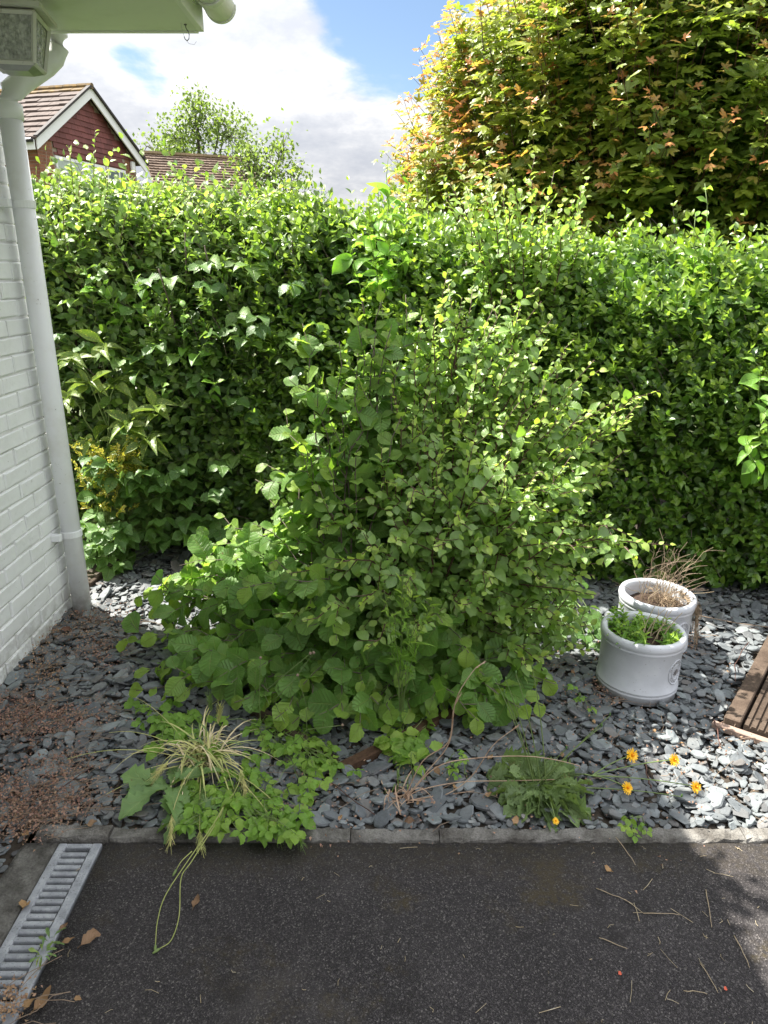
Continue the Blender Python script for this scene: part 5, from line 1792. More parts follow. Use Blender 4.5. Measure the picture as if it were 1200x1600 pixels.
b = at(312, 250, 31.0)
far_tree('slender pale green tree rising behind the low tiled roof', (b.x, 31.0, 0), at(312, 155, 31).z, [
    (0.0, 0, at(0, 195, 31).z, 0.75, 1.25, .28), (0.1, 0, at(0, 172, 31).z, 0.45, .8, .10), (-0.8, 0, at(0, 215, 31).z, 1.0, .75, .2), (1.2, 0, at(0, 215, 31).z, 1.2, .8, .26), (1.0, 0, at(0, 192, 31).z, .65, .6, .1), (-2.0, 0, at(0, 228, 31).z, .6, .4, .05)], 2300, 0.15, 3)
b = at(425, 290, 13.0)
far_tree('loose light green tree just beyond the hedge with bare twig ends', (b.x, 13.0, 0), at(425, 210, 13).z, [
    (0.0, 0, at(0, 258, 13).z, 0.42, .42, .4), (-0.4, 0, at(0, 262, 13).z, .35, .40, .3), (0.2, 0, at(0, 235, 13).z, 0.30, .35, .14), (-.35, 0, at(0, 236, 13).z, .25, .28, .10), (0.35, 0, at(0, 285, 13).z, .3, .3, .25)], 1100, 0.070, 4, 0.5)
b = at(250, 240, 30.0)
far_tree('small pale tree showing over the left end of the low roof', (b.x, 33.0, 0), at(252, 214, 33).z, [(0, 0, at(0, 232, 33).z, .55, .5, 1.0), (-.5, 0, at(0, 238, 33).z, .4, .4, .5)], 420, 0.16, 5)

# ================================================================== POTS
m_glaze, nt, out = mat('grey_white_glaze')
pos = worldpos(nt)
c = nt.ramp(nt.noise(pos, 9, 5, 0.6), [(0.3, (0.46, 0.48, 0.51)), (0.6, (0.55, 0.57, 0.61)), (0.75, (0.60, 0.62, 0.65))])
spk = nt.smooth(nt.noise(pos, 130, 2, 0.5), 0.69, 0.73)
c = nt.mix(nt.math('MULTIPLY', spk, 0.6), c, (0.16, 0.14, 0.13))
sp_ = nt.n('ShaderNodeSeparateXYZ')
nt.put(sp_.inputs[0], pos)
dirt = nt.math('MULTIPLY', nt.math('SUBTRACT', 1.0, nt.smooth(sp_.outputs[2], 0.0, 0.07)), nt.smooth(nt.noise(pos, 28, 4), 0.4, 0.65))
c = nt.mix(nt.math('MULTIPLY', dirt, 0.55), c, (0.22, 0.19, 0.16))
principled(nt, out, c, 0.33, nt.bump(nt.noise(pos, 50, 3), 0.10, 0.003), 0.45)
m_gdark = flat_mat('emblem_relief', (0.20, 0.19, 0.19), 0.7)
m_potsoil = noisy_mat('pot_compost', [(0.022, 0.013, 0.010), (0.045, 0.026, 0.018), (0.075, 0.045, 0.032)], 60, 0.95, 1.0, 120, 4, 0.012)


def letter_mesh(ch):
    cu = bpy.data.curves.new('letter', 'FONT')
    cu.body = ch
    cu.size = 1.0
    cu.align_x = 'CENTER'
    cu.align_y = 'CENTER'
    cu.resolution_u = 2
    ob = bpy.data.objects.new('letter', cu)
    COL.objects.link(ob)
    dg = bpy.context.evaluated_depsgraph_get()
    me = ob.evaluated_get(dg).to_mesh()
    vs = [tuple(v.co) for v in me.vertices]
    fs = [tuple(p.vertices) for p in me.polygons]
    ob.evaluated_get(dg).to_mesh_clear()
    bpy.data.objects.remove(ob)
    bpy.data.curves.remove(cu)
    return vs, fs


LET = {ch: letter_mesh(ch) for ch in 'GARDENHITSP'}


def pot(cx, cy, label, az_emb, tilt=(0, 0)):
    root = empty('plant_pot', (cx, cy, 0.0), label, 'plant pot', 'pale glazed pots')
    M = Matrix.Rotation(tilt[0], 3, 'X') @ Matrix.Rotation(tilt[1], 3, 'Y')
    Rb = 0.153
    prof = [(0.0, 0.004), (0.140, 0.0), (Rb, 0.006), (Rb + .0015, 0.034), (Rb + .0045, 0.038), (Rb + .0045, 0.043), (Rb + .001, 0.047), (Rb + .0045, 0.051), (Rb + .0045, 0.056), (Rb, 0.061),
            (Rb, 0.12), (Rb + .001, 0.214), (Rb + .005, 0.219), (Rb + .006, 0.226), (Rb + .0045, 0.230), (Rb + .008, 0.234), (Rb + .0105, 0.244), (Rb + .0095, 0.256), (Rb + .005, 0.264), (Rb - .003, 0.267),
            (Rb - .012, 0.263), (Rb - .018, 0.254), (Rb - .020, 0.240), (Rb - .021, 0.15)]
    MB().lathe(prof, (cx, cy, 0.0), 64, M).build('pot_body', m_glaze, root, True)
    sp = MB()
    rr = random.Random(int(cx * 100))
    rings = [(0.0, 0.215), (0.05, 0.217), (0.10, 0.212), (Rb - 0.0215, 0.205)]
    vs, fs = [], []
    for k in range(24):
        a = 2 * math.pi * k / 24
        for r, z in rings:
            vs.append(Vector((cx, cy, 0)) + M @ Vector((r * math.cos(a), r * math.sin(a), z + rr.uniform(-.006, .006))))
    for k in range(24):
        for i in range(3):
            fs.append((k * 4 + i, ((k + 1) % 24) * 4 + i, ((k + 1) % 24) * 4 + i + 1, k * 4 + i + 1))
    sp.add(vs, fs).build('compost', m_potsoil, root, True)
    # oval medallion bent round the side: raised ring, letters, small sprig
    ea, eb, zc = 0.043, 0.050, 0.138

    def on(u, v, l):
        a = az_emb + u / Rb
        return Vector((cx, cy, 0)) + M @ Vector(((Rb + l) * math.cos(a), (Rb + l) * math.sin(a), zc + v))
    em = MB()
    for (sc, w) in ((1.0, 0.0022), (0.60, 0.0012)):
        em.tube([on(ea * sc * math.cos(t), eb * sc * math.sin(t), 0.001) for t in [2 * math.pi * k / 40 for k in range(41)]], w, 5, False)
    emb = em.build('emblem', m_glaze, root, True)
    tx = MB()
    for word, t0, t1, flip in (('HERITAGE', 160, 20, 1), ('GARDEN', 215, 325, -1)):
        for i, ch in enumerate(word):
            t = R(t0 + (t1 - t0) * i / (len(word) - 1))
            vs, fs = LET[ch]
            q = 0.80
            pu, pv = ea * q * math.cos(t), eb * q * math.sin(t)
            ang = t - math.pi / 2 if flip > 0 else t + math.pi / 2
            ca, sa = math.cos(ang), math.sin(ang)
            s = 0.0155
            tx.add([on(pu + s * (x * ca - y_ * sa), pv + s * (x * sa + y_ * ca), 0.0012) for x, y_, z_ in vs], fs)
    for k in range(7):
        a = R(90 + (k - 3) * 26)
        tx.tube([on(0, -0.014, 0.001), on(0.018 * math.cos(a), -0.008 + 0.020 * math.sin(a), 0.0015)], [0.001, 0.0018], 4)
    tx.build('lettering', m_gdark, emb)
    return root


P1 = (1.018, 2.545)
P2 = (1.190, 2.880)
pot(P1[0], P1[1], 'front pale glazed pot holding a bushy green plant', R(-90 - 21 + 52 + 10), (R(-1.0), R(1.5)))
pot(P2[0], P2[1], 'rear pale glazed pot holding dry grass and bare twigs', R(-90 - 21 + 44 + 6), (R(0.5), R(2.0)))

# green plant in the front pot
rr = random.Random(4)
gp = Plant('pot_plant', (P1[0], P1[1], 0.20), 'low bushy green plant growing in the front pot', 'plant', max_parts=200)
tw = MB()
for q in range(105):
    a, r = rr.uniform(0, 6.28), 0.125 * rr.random() ** 0.5
    dx, dy = r * math.cos(a), r * math.sin(a)
    if 0.0 < dx < 0.07 and dy < 0.05:
        continue
    h = rr.uniform(0.035, 0.10) * (1.15 if dx < -0.02 else 0.75)
    b = (P1[0] + dx, P1[1] + dy, 0.205)
    t_ = Vector((b[0] + dx * 0.12 + rr.gauss(0, .012), b[1] + dy * 0.12 + rr.gauss(0, .012), 0.205 + h))
    pts = bez(b, (b[0], b[1], 0.205 + h * .6), t_, 6)
    tw.tube(pts, taper(0.0018, 0.001, 6), 4, False)
    dress(gp, SP_pot, pts, 0.0085, 0.034, 0.0125, 0.15, 0.0, 0.6, 0.5, 1.05, 0.35, 1.0, False, 0.35)
tw.build('stems', M_green, gp.root, kind='stuff')
tw = MB()
for q in range(9):
    b = Vector((P1[0] + 0.03 + rr.uniform(-.03, .03), P1[1] + rr.uniform(-.03, .04), 0.205))
    e = b + Vector((rr.uniform(0.0, 0.10), rr.uniform(0.0, 0.08), rr.uniform(0.06, 0.17)))
    tw.tube(jitter_line(bez(b, (b + e) / 2 + Vector((0, 0, .015)), e, 6), 0.003, rr), taper(0.0026, 0.0012, 6), 5)
o = tw.build('bare_twigs', M_straw, None, True, kind=None, origin=(P1[0] + .03, P1[1], 0.205))
tag(o, 'pale bare dead stems standing among the green plant in the front pot', 'dead stems')

# dead grass and twigs in the rear pot
rr = random.Random(14)
root = empty('dead_plant', (P2[0], P2[1], 0.21), 'dead straw coloured grass and thin bare twigs in the rear pot', 'dead plant')
m1, m2, m3 = MB(), MB(), MB()
for q in range(85):
    a, r = rr.uniform(0, 6.28), 0.05 * rr.random() ** 0.5
    b = Vector((P2[0] + 0.05 + r * math.cos(a), P2[1] + r * math.sin(a) * 1.1, 0.205))
    dr = rr.uniform(0, 6.28)
    l = rr.uniform(0.05, 0.12)
    e = b + Vector((math.cos(dr) * l, math.sin(dr) * l, rr.uniform(-0.005, 0.05)))
    rad_ = math.hypot(e.x - P2[0], e.y - P2[1])
    if rad_ > 0.13:
        e.z = max(e.z, 0.275) if rad_ < 0.18 else rr.uniform(0.12, 0.26)
    m1.tube(jitter_line(bez(b, (b + e) / 2 + Vector((0, 0, rr.uniform(.02, .06))), e, 6), 0.003, rr), taper(0.0014, 0.0008, 6), 3, False)
for q in range(70):                                       # spill of dry grass over the right-hand rim
    a = rr.uniform(-0.7, 0.45)
    b = Vector((P2[0] + 0.13 * math.cos(a), P2[1] + 0.13 * math.sin(a), 0.24))
    m_ = Vector((P2[0] + 0.182 * math.cos(a), P2[1] + 0.182 * math.sin(a), 0.285))
    e = Vector((P2[0] + rr.uniform(.178, .20) * math.cos(a), P2[1] + rr.uniform(.178, .20) * math.sin(a), rr.uniform(0.03, 0.2)))
    m1.tube(jitter_line(bez(b, m_, e, 6), 0.004, rr), 0.0012, 3, False)
m1.build('dry_grass', noisy_mat('dry_grass', [(0.16, 0.11, 0.07), (0.26, 0.19, 0.12), (0.36, 0.28, 0.19)], 40, 0.8, 0.2), root, kind='stuff')
for q in range(34):
    b = Vector((P2[0] + rr.uniform(-.06, .09), P2[1] + rr.uniform(-.06, .06), 0.21))
    e = b + Vector((rr.gauss(0.03, 0.075), rr.gauss(-0.02, 0.06), rr.uniform(0.10, 0.32)))
    if q < 6:
        e = b + Vector((rr.uniform(.08, .20), rr.uniform(-.14, .02), rr.uniform(-0.02, 0.16)))
    pts = jitter_line(bez(b, b + Vector((0, 0, (e.z - b.z) * .6)), e, 8), 0.004, rr)
    MB().tube(pts, taper(0.0013, 0.0006, 8), 4, False).build('twig', M_straw if q % 3 else M_drybrown, root, True)
    if rr.random() < .7:
        for s_ in range(2):
            k = rr.randrange(3, 7)
            m2.tube(bez(pts[k], pts[k] + Vector((rr.gauss(0, .03), rr.gauss(0, .03), .03)), pts[k] + Vector((rr.gauss(0, .07), rr.gauss(0, .05), rr.uniform(0.0, .09))), 4), [0.001, .0009, .0008, .0006], 3, False)
m2.build('twiglets', M_drybrown, root, kind='stuff')


# ================================================================== WEEDS AT THE EDGE OF THE DRIVE
def blades(name, base, n, seed, lmin, lmax, material, spread=0.9, wid=0.004, parent=None, part='blade', arch=0.6, rest='blades', keep=60):
    """arching grass blades as narrow folded strips"""
    rr = random.Random(seed)
    mb = MB()
    base = Vector(base)
    for q in range(n):
        a = rr.uniform(0, 6.28)
        l = rr.uniform(lmin, lmax)
        b = base + Vector((rr.gauss(0, .024), rr.gauss(0, .024), 0))
        ar_ = arch * rr.choice((0.35, 0.7, 1.0, 1.35))
        out_ = Vector((math.cos(a), math.sin(a), 0))
        rch = l * spread * rr.uniform(0.45, 1.0)
        mid = b + out_ * rch * 0.45 + Vector((rr.gauss(0, .014), rr.gauss(0, .014), l * ar_ * rr.uniform(0.5, 1.1)))
        e = b + out_ * rch + Vector((0, 0, l * rr.uniform(-0.25, 0.35) * ar_))
        e.z = max(e.z, 0.02)
        pts = bez(b, mid, e, 8)
        side = Vector((-out_.y, out_.x, 0))
        one = MB()
        vs, fs = [], []
        for i, p in enumerate(pts):
            wd = wid * (1 - (i / 7) ** 1.5) * rr.uniform(.9, 1.1) + 0.0004
            vs += [p - side * wd, p + Vector((0, 0, -wd * .5)), p + side * wd]
        for i in range(7):
            for k in range(2):
                fs.append((i * 3 + k, i * 3 + k + 1, i * 3 + k + 4, i * 3 + k + 3))
        if q < keep:
            one.add(vs, fs).build(part, material[q % len(material)] if isinstance(material, (list, tuple)) else material, parent, True)
        else:
            mb.add(vs, fs)
    if mb.v:
        mb.build(rest, material[0] if isinstance(material, (list, tuple)) else material, parent, True, kind='stuff')


m_blade_dry = noisy_mat('dry_blade', [(0.46, 0.37, 0.20), (0.60, 0.51, 0.31), (0.66, 0.59, 0.40)], 30, 0.7, 0.1)
m_blade_yel = noisy_mat('yellowing_blade', [(0.30, 0.36, 0.11), (0.44, 0.44, 0.16), (0.54, 0.48, 0.22)], 12, 0.6, 0.1)
m_blade_grn = noisy_mat('green_blade', [(0.10, 0.17, 0.045), (0.16, 0.24, 0.06)], 12, 0.5, 0.1)


def barley():
    b0 = gnd(318, 1196)
    root = empty('wild_barley', b0, 'tuft of yellowing wild barley with bristly seed heads at the edge of the drive', 'grass tuft')
    blades('barley', b0 + Vector((0, 0, 0.02)), 52, 3, 0.08, 0.20, [m_blade_dry, m_blade_dry, m_blade_yel], 0.85, 0.0034, root, keep=120, arch=0.75)
    blades('barley', b0 + Vector((-0.01, 0.01, 0.03)), 84, 4, 0.10, 0.36, [m_blade_dry, m_blade_yel, m_blade_yel], 1.0, 0.0030, root, keep=120, arch=0.34)
    blades('barley', b0 + Vector((0.03, -0.02, 0.02)), 22, 5, 0.16, 0.30, [m_blade_grn, m_blade_yel], 0.8, 0.0045, root, keep=20)
    rr = random.Random(6)
    # stems with spikes: tip pixel (head start) -> head end
    heads = [((262, 1190), (240, 1215), .10), ((376, 1205), (385, 1240), .07), ((318, 1232), (308, 1275), .07), ((268, 1275), (266, 1322), .05), ((420, 1272), (438, 1315), .04), ((454, 1280), (473, 1325), .03),
             ((312, 1300), (314, 1325), .03), ((330, 1110), (326, 1088), .22), ((341, 1130), (344, 1100), .20)]
    for (h0, h1, z) in heads:
        p0, p1 = gnd(*h0, z), gnd(*h1, z * 0.75 + 0.004)
        if h1[1] < h0[1]:
            p0, p1 = at(h0[0], h0[1], b0.y + .02), at(h1[0], h1[1], b0.y + .01)
        mid = (b0 + p0) / 2 + Vector((0, 0, 0.10))
        st = bez(b0, mid, p0, 9)
        sp_o = MB().tube(st, taper(0.0018, 0.0011, 9), 4, False).build('stalk', m_blade_yel, root, True)
        mb = MB()
        ax = (p1 - p0)
        L = ax.length
        ax.normalize()
        mb.tube([p0, p0 + ax * L], [0.0022, 0.0012], 5)
        for k in range(44):
            t = k / 44
            c = p0 + ax * (L * 0.9 * t)
            r = Vector((rr.gauss(0, 1), rr.gauss(0, 1), rr.gauss(0, 1)))
            r = (r - ax * r.dot(ax)).normalized()
            e = c + r * 0.0058 + ax * 0.010
            mb.tube([c, e], [0.0024, 0.0014], 3, False)
            mb.tube([e, e + r * 0.008 + ax * rr.uniform(0.016, 0.03)], [0.0006, 0.0003], 3, False)
        mb.build('seed_head', m_blade_yel if rr.random() < .5 else m_blade_grn, sp_o)
    # long blades lying out to the left
    for (h0, h1) in (((330, 1200), (170, 1145)), ((330, 1195), (105, 1186)), ((320, 1200), (200, 1085))):
        e = gnd(h1[0], h1[1], 0.05)
        MB().tube(bez(b0, (b0 + e) / 2 + Vector((0, 0, .10)), e, 9), taper(0.0022, 0.0008, 9), 4, False).build('stalk', m_blade_yel, root, True)


barley()

rr = random.Random(41)
spots = []
for q in range(78):
    px, py = rr.gauss(398, 42), rr.gauss(1262, 26)
    if 240 < px < 475 and 1205 < py < 1308:
        spots.append((px, py, None))
spots += [(rr.uniform(285, 340), rr.uniform(1235, 1300), None) for q in range(12)] + [(300, 1275, None), (345, 1298, None), (378, 1300, None), (418, 1296, None)]
bramble('wood_avens', 'bright green three-lobed leafy weed clump spilling over the kerb', (*gnd(375, 1255)[:2], 0), spots, 42, 0.036, 'weed', SP_weed, 3, 300, 0.25, wide=0.66)
rr = random.Random(44)
spots = [(rr.gauss(440, 45), rr.gauss(1165, 22), None) for q in range(30)] + [(rr.gauss(490, 22), rr.gauss(1195, 18), None) for q in range(14)] + [(430 + 105 * t_ + rr.gauss(0, 12), 1125 + 72 * t_ + rr.gauss(0, 9), None) for t_ in [k_ / 22 for k_ in range(22)]]
bramble('wood_avens', 'green three-lobed leafy weeds against the dark timber board behind the grass tuft', (*gnd(450, 1175)[:2], 0), spots, 45, 0.034, 'weed', SP_weed, 3, 240, 0.25, wide=0.66)
rr = random.Random(46)
spots = [(rr.gauss(270, 28), rr.gauss(1130, 22), None) for q in range(34)]
bramble('ground_weed', 'low green leafy weed on the slate between the hazel and the grass tuft', (*gnd(270, 1130)[:2], 0), spots, 47, 0.040, 'weed', SP_weed, 3, 130, 0.1)
rr = random.Random(48)
spots = [(rr.gauss(622, 20), rr.gauss(1135, 30), None) for q in range(26)] + [(rr.gauss(650, 14), rr.gauss(1168, 14), None) for q in range(10)]
bramble('broad_weed', 'bright green toothed weed standing beside the short brown timber board', (*gnd(625, 1160)[:2], 0), spots, 49, 0.062, 'weed', SP_weed, 2, 100, 0.35)


def rosette(name, label, c, n, sp, ln, wd, seed, cat='weed', age=0.1, lift=0.25, rnd=0.35, maxp=120, r0=0.01):
    rr = np.random.default_rng(seed)
    p = Plant(name, c, label, cat, max_parts=maxp)
    az = np.arange(n) * 2.39996 + rr.normal(0, .2, n)
    D = np.stack([np.cos(az), np.sin(az), np.full(n, lift) * rr.uniform(-.2, 1.3, n)], 1)
    N = np.stack([np.cos(az) * -.15, np.sin(az) * -.15 - .15, np.ones(n)], 1) + rr.normal(0, 0.22, (n, 3))
    pos = np.array(c)[None, :] + D * r0 + np.array([0, 0, 0.025])
    pos[:, 2] = np.maximum(pos[:, 2], 0.018) + rr.uniform(0, 0.02, n)
    sc = rr.uniform(1 - rnd, 1.0, n)
    p.add(sp, D, N, pos, wd * sc, ln * sc, rr.uniform(0, 1, n), age * (rr.uniform(0, 1, n) ** 3) * 2)
    return p


c0 = gnd(842, 1243)
hawk = rosette('hawkweed', 'flat rosette weed of toothed grey-green leaves with long yellow flower stalks', c0, 60, SP_hawk, 0.172, 0.050, 5, age=0.12, lift=0.03)
rn2 = random.Random(8)
# small crinkled inner leaves
az = RNG.uniform(0, 6.28, 46)
hawk.add(SP_hawk, np.stack([np.cos(az), np.sin(az), RNG.uniform(.1, .9, 46)], 1), np.stack([rn(0, .3, 46), rn(0, .3, 46) - .2, np.ones(46)], 1),
         np.array(c0)[None] + np.stack([np.cos(az) * .04, np.sin(az) * .035, RNG.uniform(.02, .05, 46)], 1), 0.026 * ru(.6, 1, 46), 0.085 * ru(.6, 1, 46), ru(.4, 1, 46), ru(0, .2, 46))
m_petal, nt, out = mat('yellow_petal')
principled(nt, out, nt.mix(nt.noise(worldpos(nt), 200, 2), (0.85, 0.42, 0.01), (0.90, 0.60, 0.02)), 0.5)
m_disc = flat_mat('orange_disc', (0.75, 0.28, 0.01), 0.7)


def flower(parent, p, face, r):
    """composite flower: many strap petals in three rings round a small disc, green cup below"""
    face = Vector(face).normalized()
    q = face.to_track_quat('Z', 'Y').to_matrix()
    rr = random.Random(int(p.x * 1e4))
    pm = MB()
    for ring, (n, rl, el) in enumerate(((17, 1.0, 0.12), (15, 0.78, 0.5), (11, 0.52, 0.95))):
        for k in range(n):
            a = 2 * math.pi * (k + ring * 0.5) / n + rr.uniform(-.08, .08)
            l = r * rl * rr.uniform(0.85, 1.1)
            d = Vector((math.cos(a) * math.cos(el), math.sin(a) * math.cos(el), math.sin(el)))
            s = Vector((-math.sin(a), math.cos(a), 0)) * r * 0.10
            v0 = d * r * 0.12
            vs = [v0 - s * .5, v0 + s * .5, d * l * .65 + s, d * l * .65 - s, d * l + s * .7, d * l - s * .7 + Vector((0, 0, -.0006))]
            pm.add([p + q @ v for v in vs], [(0, 1, 2, 3), (3, 2, 4, 5)])
    fo = pm.build('flower', m_petal, parent)
    MB().lathe([(0, r * .55), (r * .12, r * .5), (r * .2, r * .3), (r * .1, 0)], p, 8, q).build('disc', m_disc, fo, True)
    MB().lathe([(r * .1, -r * 1.0), (r * .28, -r * .75), (r * .34, -r * .25), (r * .2, 0.0)], p, 8, q).build('flower_cup', M_green, fo, True)


fl = [((987, 1180), 0.10, 0.0235), ((1053, 1187), 0.09, 0.0215), ((980, 1231), 0.055, 0.0205), ((1087, 1229), 0.05, 0.0205), ((868, 1283), 0.05, 0.0110)]
hub = gnd(925, 1212, 0.075)
for (px, z, r) in fl:
    e = gnd(*px, z)
    st = Vector(c0) + Vector((0.01, 0, 0.03))
    if px[0] > 900:
        pts = bez(st, (st + hub) / 2 + Vector((0, .0, .05)), hub, 7)[:-1] + bez(hub, (hub + e) / 2 + Vector((0, 0.004, .014)), e, 7)
    else:
        pts = bez(st, (st + e) / 2 + Vector((0, 0, .04)), e, 8)
    MB().tube(pts, taper(0.0026, 0.0016, len(pts)), 5, False).build('flower_stalk', M_green, hawk.root, True)
    flower(hawk.root, e, (0.35, -0.75, 0.55) if px[0] > 900 else (0.2, -.5, .8), r)
# upright and sideways bud stalks
for (px, Y) in [((790, 1062), 1.96), ((775, 1065), 1.97), ((788, 1082), 1.98), ((832, 1045), 1.99), ((806, 1052), 1.97), ((953, 1118), 1.95), ((885, 1170), 1.93), ((1065, 1245), None), ((940, 1135), 1.94)]:
    e = at(*px, Y) if Y else gnd(*px, 0.04)
    st = Vector(c0) + Vector((rn2.uniform(-.02, .02), rn2.uniform(-.01, .02), 0.03))
    pts = bez(st, (st + e) / 2 + Vector((0.01, 0, .03)), e, 9)
    so = MB().tube(pts, taper(0.0022, 0.0012, 9), 5, False).build('bud_stalk', M_green, hawk.root, True)
    MB().lathe([(0, -.002), (.0026, 0), (.0034, .004), (.0026, .008), (.001, .011)], e, 7).build('bud', M_thistle, so, True)

# sow thistle leaves left of the barley
rosette('sow_thistle', 'large blue-green lobed weed leaves under the left side of the grass tuft', gnd(268, 1245), 13, SP_thistle, 0.17, 0.075, 12, lift=0.3, maxp=40)
rosette('sow_thistle', 'blue-green lobed leaves hanging over the kerb below the grass tuft', gnd(300, 1285), 8, SP_thistle, 0.12, 0.055, 13, lift=0.25, maxp=40)

# long bud stems lying over the asphalt
nip = empty('nipplewort', gnd(350, 1262), 'two long thin bud stems lying over the black asphalt', 'weed')
a = gnd(352, 1255, 0.06)
for pts_px, bud in (([(352, 1255, .06), (332, 1290, .07), (290, 1350, .04), (258, 1400, .025), (246, 1440, .012), (243, 1476, .006)], 1), ([(352, 1255, .06), (338, 1285, .06), (300, 1345, .05), (283, 1372, .03), (280, 1430, .012), (268, 1468, .008), (250, 1482, .006)], 1),
                    ([(300, 1330, .05), (284, 1345, .04), (276, 1358, .03)], 1), ([(345, 1190, .06), (374, 1210, .10), (366, 1238, .08), (352, 1255, .06)], 0)):
    pts = [gnd(x, y_, z) for x, y_, z in pts_px]
    fine = spline(pts, 5)
    so = MB().tube(fine, taper(0.0018, 0.0012, len(fine)), 5).build('stem', noisy_mat('nipple_stem', [(0.26, 0.30, 0.08), (0.34, 0.36, 0.13)], 20, 0.6), nip, True)
    if bud:
        d = (fine[-1] - fine[-2]).normalized()
        e = fine[-1]
        MB().tube([e, e + d * .004, e + d * .010, e + d * .016, e + d * 0.020], [.0014, .0034, .0036, .0026, .0012], 7).build('bud', M_green, so, True)

# dry grass tuft right of the short board
dry = empty('dry_grass_tuft', gnd(630, 1250), 'dried pinkish straw grass with long arching stems on the slate', 'dry grass')
m_pink = noisy_mat('pinkish_straw', [(0.30, 0.19, 0.12), (0.42, 0.29, 0.20), (0.46, 0.35, 0.25)], 25, 0.7, 0.2)
b0 = gnd(630, 1252, 0.01)
rr = random.Random(9)
for line in ([(630, 1252, 0), (668, 1205, .10), (702, 1160, .18), (712, 1095, .27), (738, 1050, .33), (755, 1036, .35)],
             [(630, 1250, 0), (680, 1200, .08), (740, 1185, .12), (830, 1182, .14), (900, 1195, .12), (905, 1203, .11)],
             [(632, 1255, 0), (655, 1235, .05), (720, 1222, .06), (800, 1220, .08), (870, 1218, .09)],
             [(640, 1265, 0), (690, 1260, .03), (735, 1215, .09), (770, 1165, .15), (808, 1135, .20)],
             [(628, 1255, 0), (660, 1190, .06), (700, 1160, .12), (708, 1110, .2), (718, 1088, .24)],
             [(640, 1262, 0), (680, 1265, .02), (712, 1245, .05), (740, 1265, .02)]):
    pts = [gnd(x, y_, 0) for x, y_, z in line]
    Y0 = b0.y
    pts = [b0] + [at(x, y_, Y0 + 0.012 * i) for i, (x, y_, z) in enumerate(line)][1:]
    for p_ in pts[1:]:
        p_.z = max(p_.z, 0.02)
    fine = spline(pts, 5)
    so = MB().tube(fine, taper(0.0021, 0.0011, len(fine)), 4, False).build('stalk', m_pink, dry, True)
    if line[-1][1] < 1180:
        mb = MB()
        ax = (fine[-1] - fine[-3]).normalized()
        for k in range(16):
            c = fine[-1] - ax * 0.028 * (k / 16)
            mb.tube([c, c + Vector((rr.gauss(0, .0022), rr.gauss(0, .0022), rr.gauss(0, .0022))) + ax * .009], [.0016, .0006], 4)
        mb.build('seed_head', m_pink, so)
blades('dry', b0, 26, 19, 0.05, 0.17, [m_pink], 0.8, 0.0022, dry, keep=26)
gz_ = gnd(632, 1235, 0.0)
tg = empty('grass_tuft', gz_, 'small upright green grass tuft beside the dried grass', 'grass tuft')
blades('green', gz_, 12, 23, 0.08, 0.15, [m_blade_grn], 0.25, 0.002, tg, keep=12, arch=1.4)

# little plants
rr = random.Random(52)
bramble('clover_seedling', 'tiny yellow-green clover seedling by the kerb under the yellow flowers', (*gnd(988, 1285)[:2], 0), [(983, 1278, None), (997, 1288, None), (976, 1290, None), (992, 1304, None), (1010, 1296, None), (985, 1294, None)], 53, 0.022, 'seedling', SP_weed, 3, 30, 0.5)
bramble('weed_seedling', 'small pale upright seedling on the slate beside the dried grass', (*gnd(715, 1205)[:2], 0), [(712, 1190, None), (720, 1180, None), (708, 1200, None), (724, 1200, None), (716, 1175, None), (714, 1210, None)], 54, 0.02, 'seedling', SP_weed, 3, 30, 0.4)
bramble('weed_seedling', 'tiny weed seedlings on the slate left of the front pot', (*gnd(900, 1085)[:2], 0), [(895, 1083, None), (908, 1088, None), (922, 1110, None), (902, 1092, None)], 55, 0.022, 'seedling', SP_weed, 3, 30, 0.2)
rosette('drain_weed', 'small weed with grey leaves rooted in the drain edge', Vector((CX1 + 0.004, gnd(62, 1487).y, 0.0)), 6, SP_thistle, 0.030, 0.012, 61, lift=0.9, age=0.2, maxp=20)
rosette('drain_weed', 'tiny green rosette with a red base in the drain edge below the grey weed', Vector((CX1 + 0.002, gnd(55, 1508).y, 0.0)), 12, SP_thistle, 0.028, 0.009, 62, lift=0.7, age=0.5, maxp=20)


# ---- wispy tall weed in the middle of the shrub
wis = Plant('wispy_weed', (0.06, 2.25, 0), 'wispy tall weed with narrow leaves and tiny buds growing up through the plum shrub', 'weed', max_parts=80)
SP_nar = Species('narrow_leaf', [lt(p_lance, 5, 1, 0.3, 0.5, 0.2, seed=1), lt(p_lance, 5, 1, 0.3, 0.2, -.3, seed=2)], M_weed)
rr = random.Random(66)
tw = MB()
for (px, py) in [(632, 905), (646, 930), (615, 960), (668, 960), (650, 985), (628, 935), (600, 930), (676, 935)]:
    tip = at(px, py, 2.12)
    pts = stem_curve((0.06, 2.25, 0), tip, 0.6, 0.004, 9, rr)
    tw.tube(pts, taper(0.0016, 0.0007, 9), 4, False)
    dress(wis, SP_nar, pts, 0.03, 0.055, 0.010, 0.45, 0.0, 0.6, 0.7)
    for q in range(6):
        e = tip + Vector((rr.gauss(0, .02), rr.gauss(0, .01), rr.gauss(0.01, .02)))
        tw.tube([pts[-2], e], 0.0006, 3, False)
        tw.lathe([(0, -.002), (.0018, 0), (0, .002)], e, 5)
tw.build('stems', M_green, wis.root, kind='stuff')

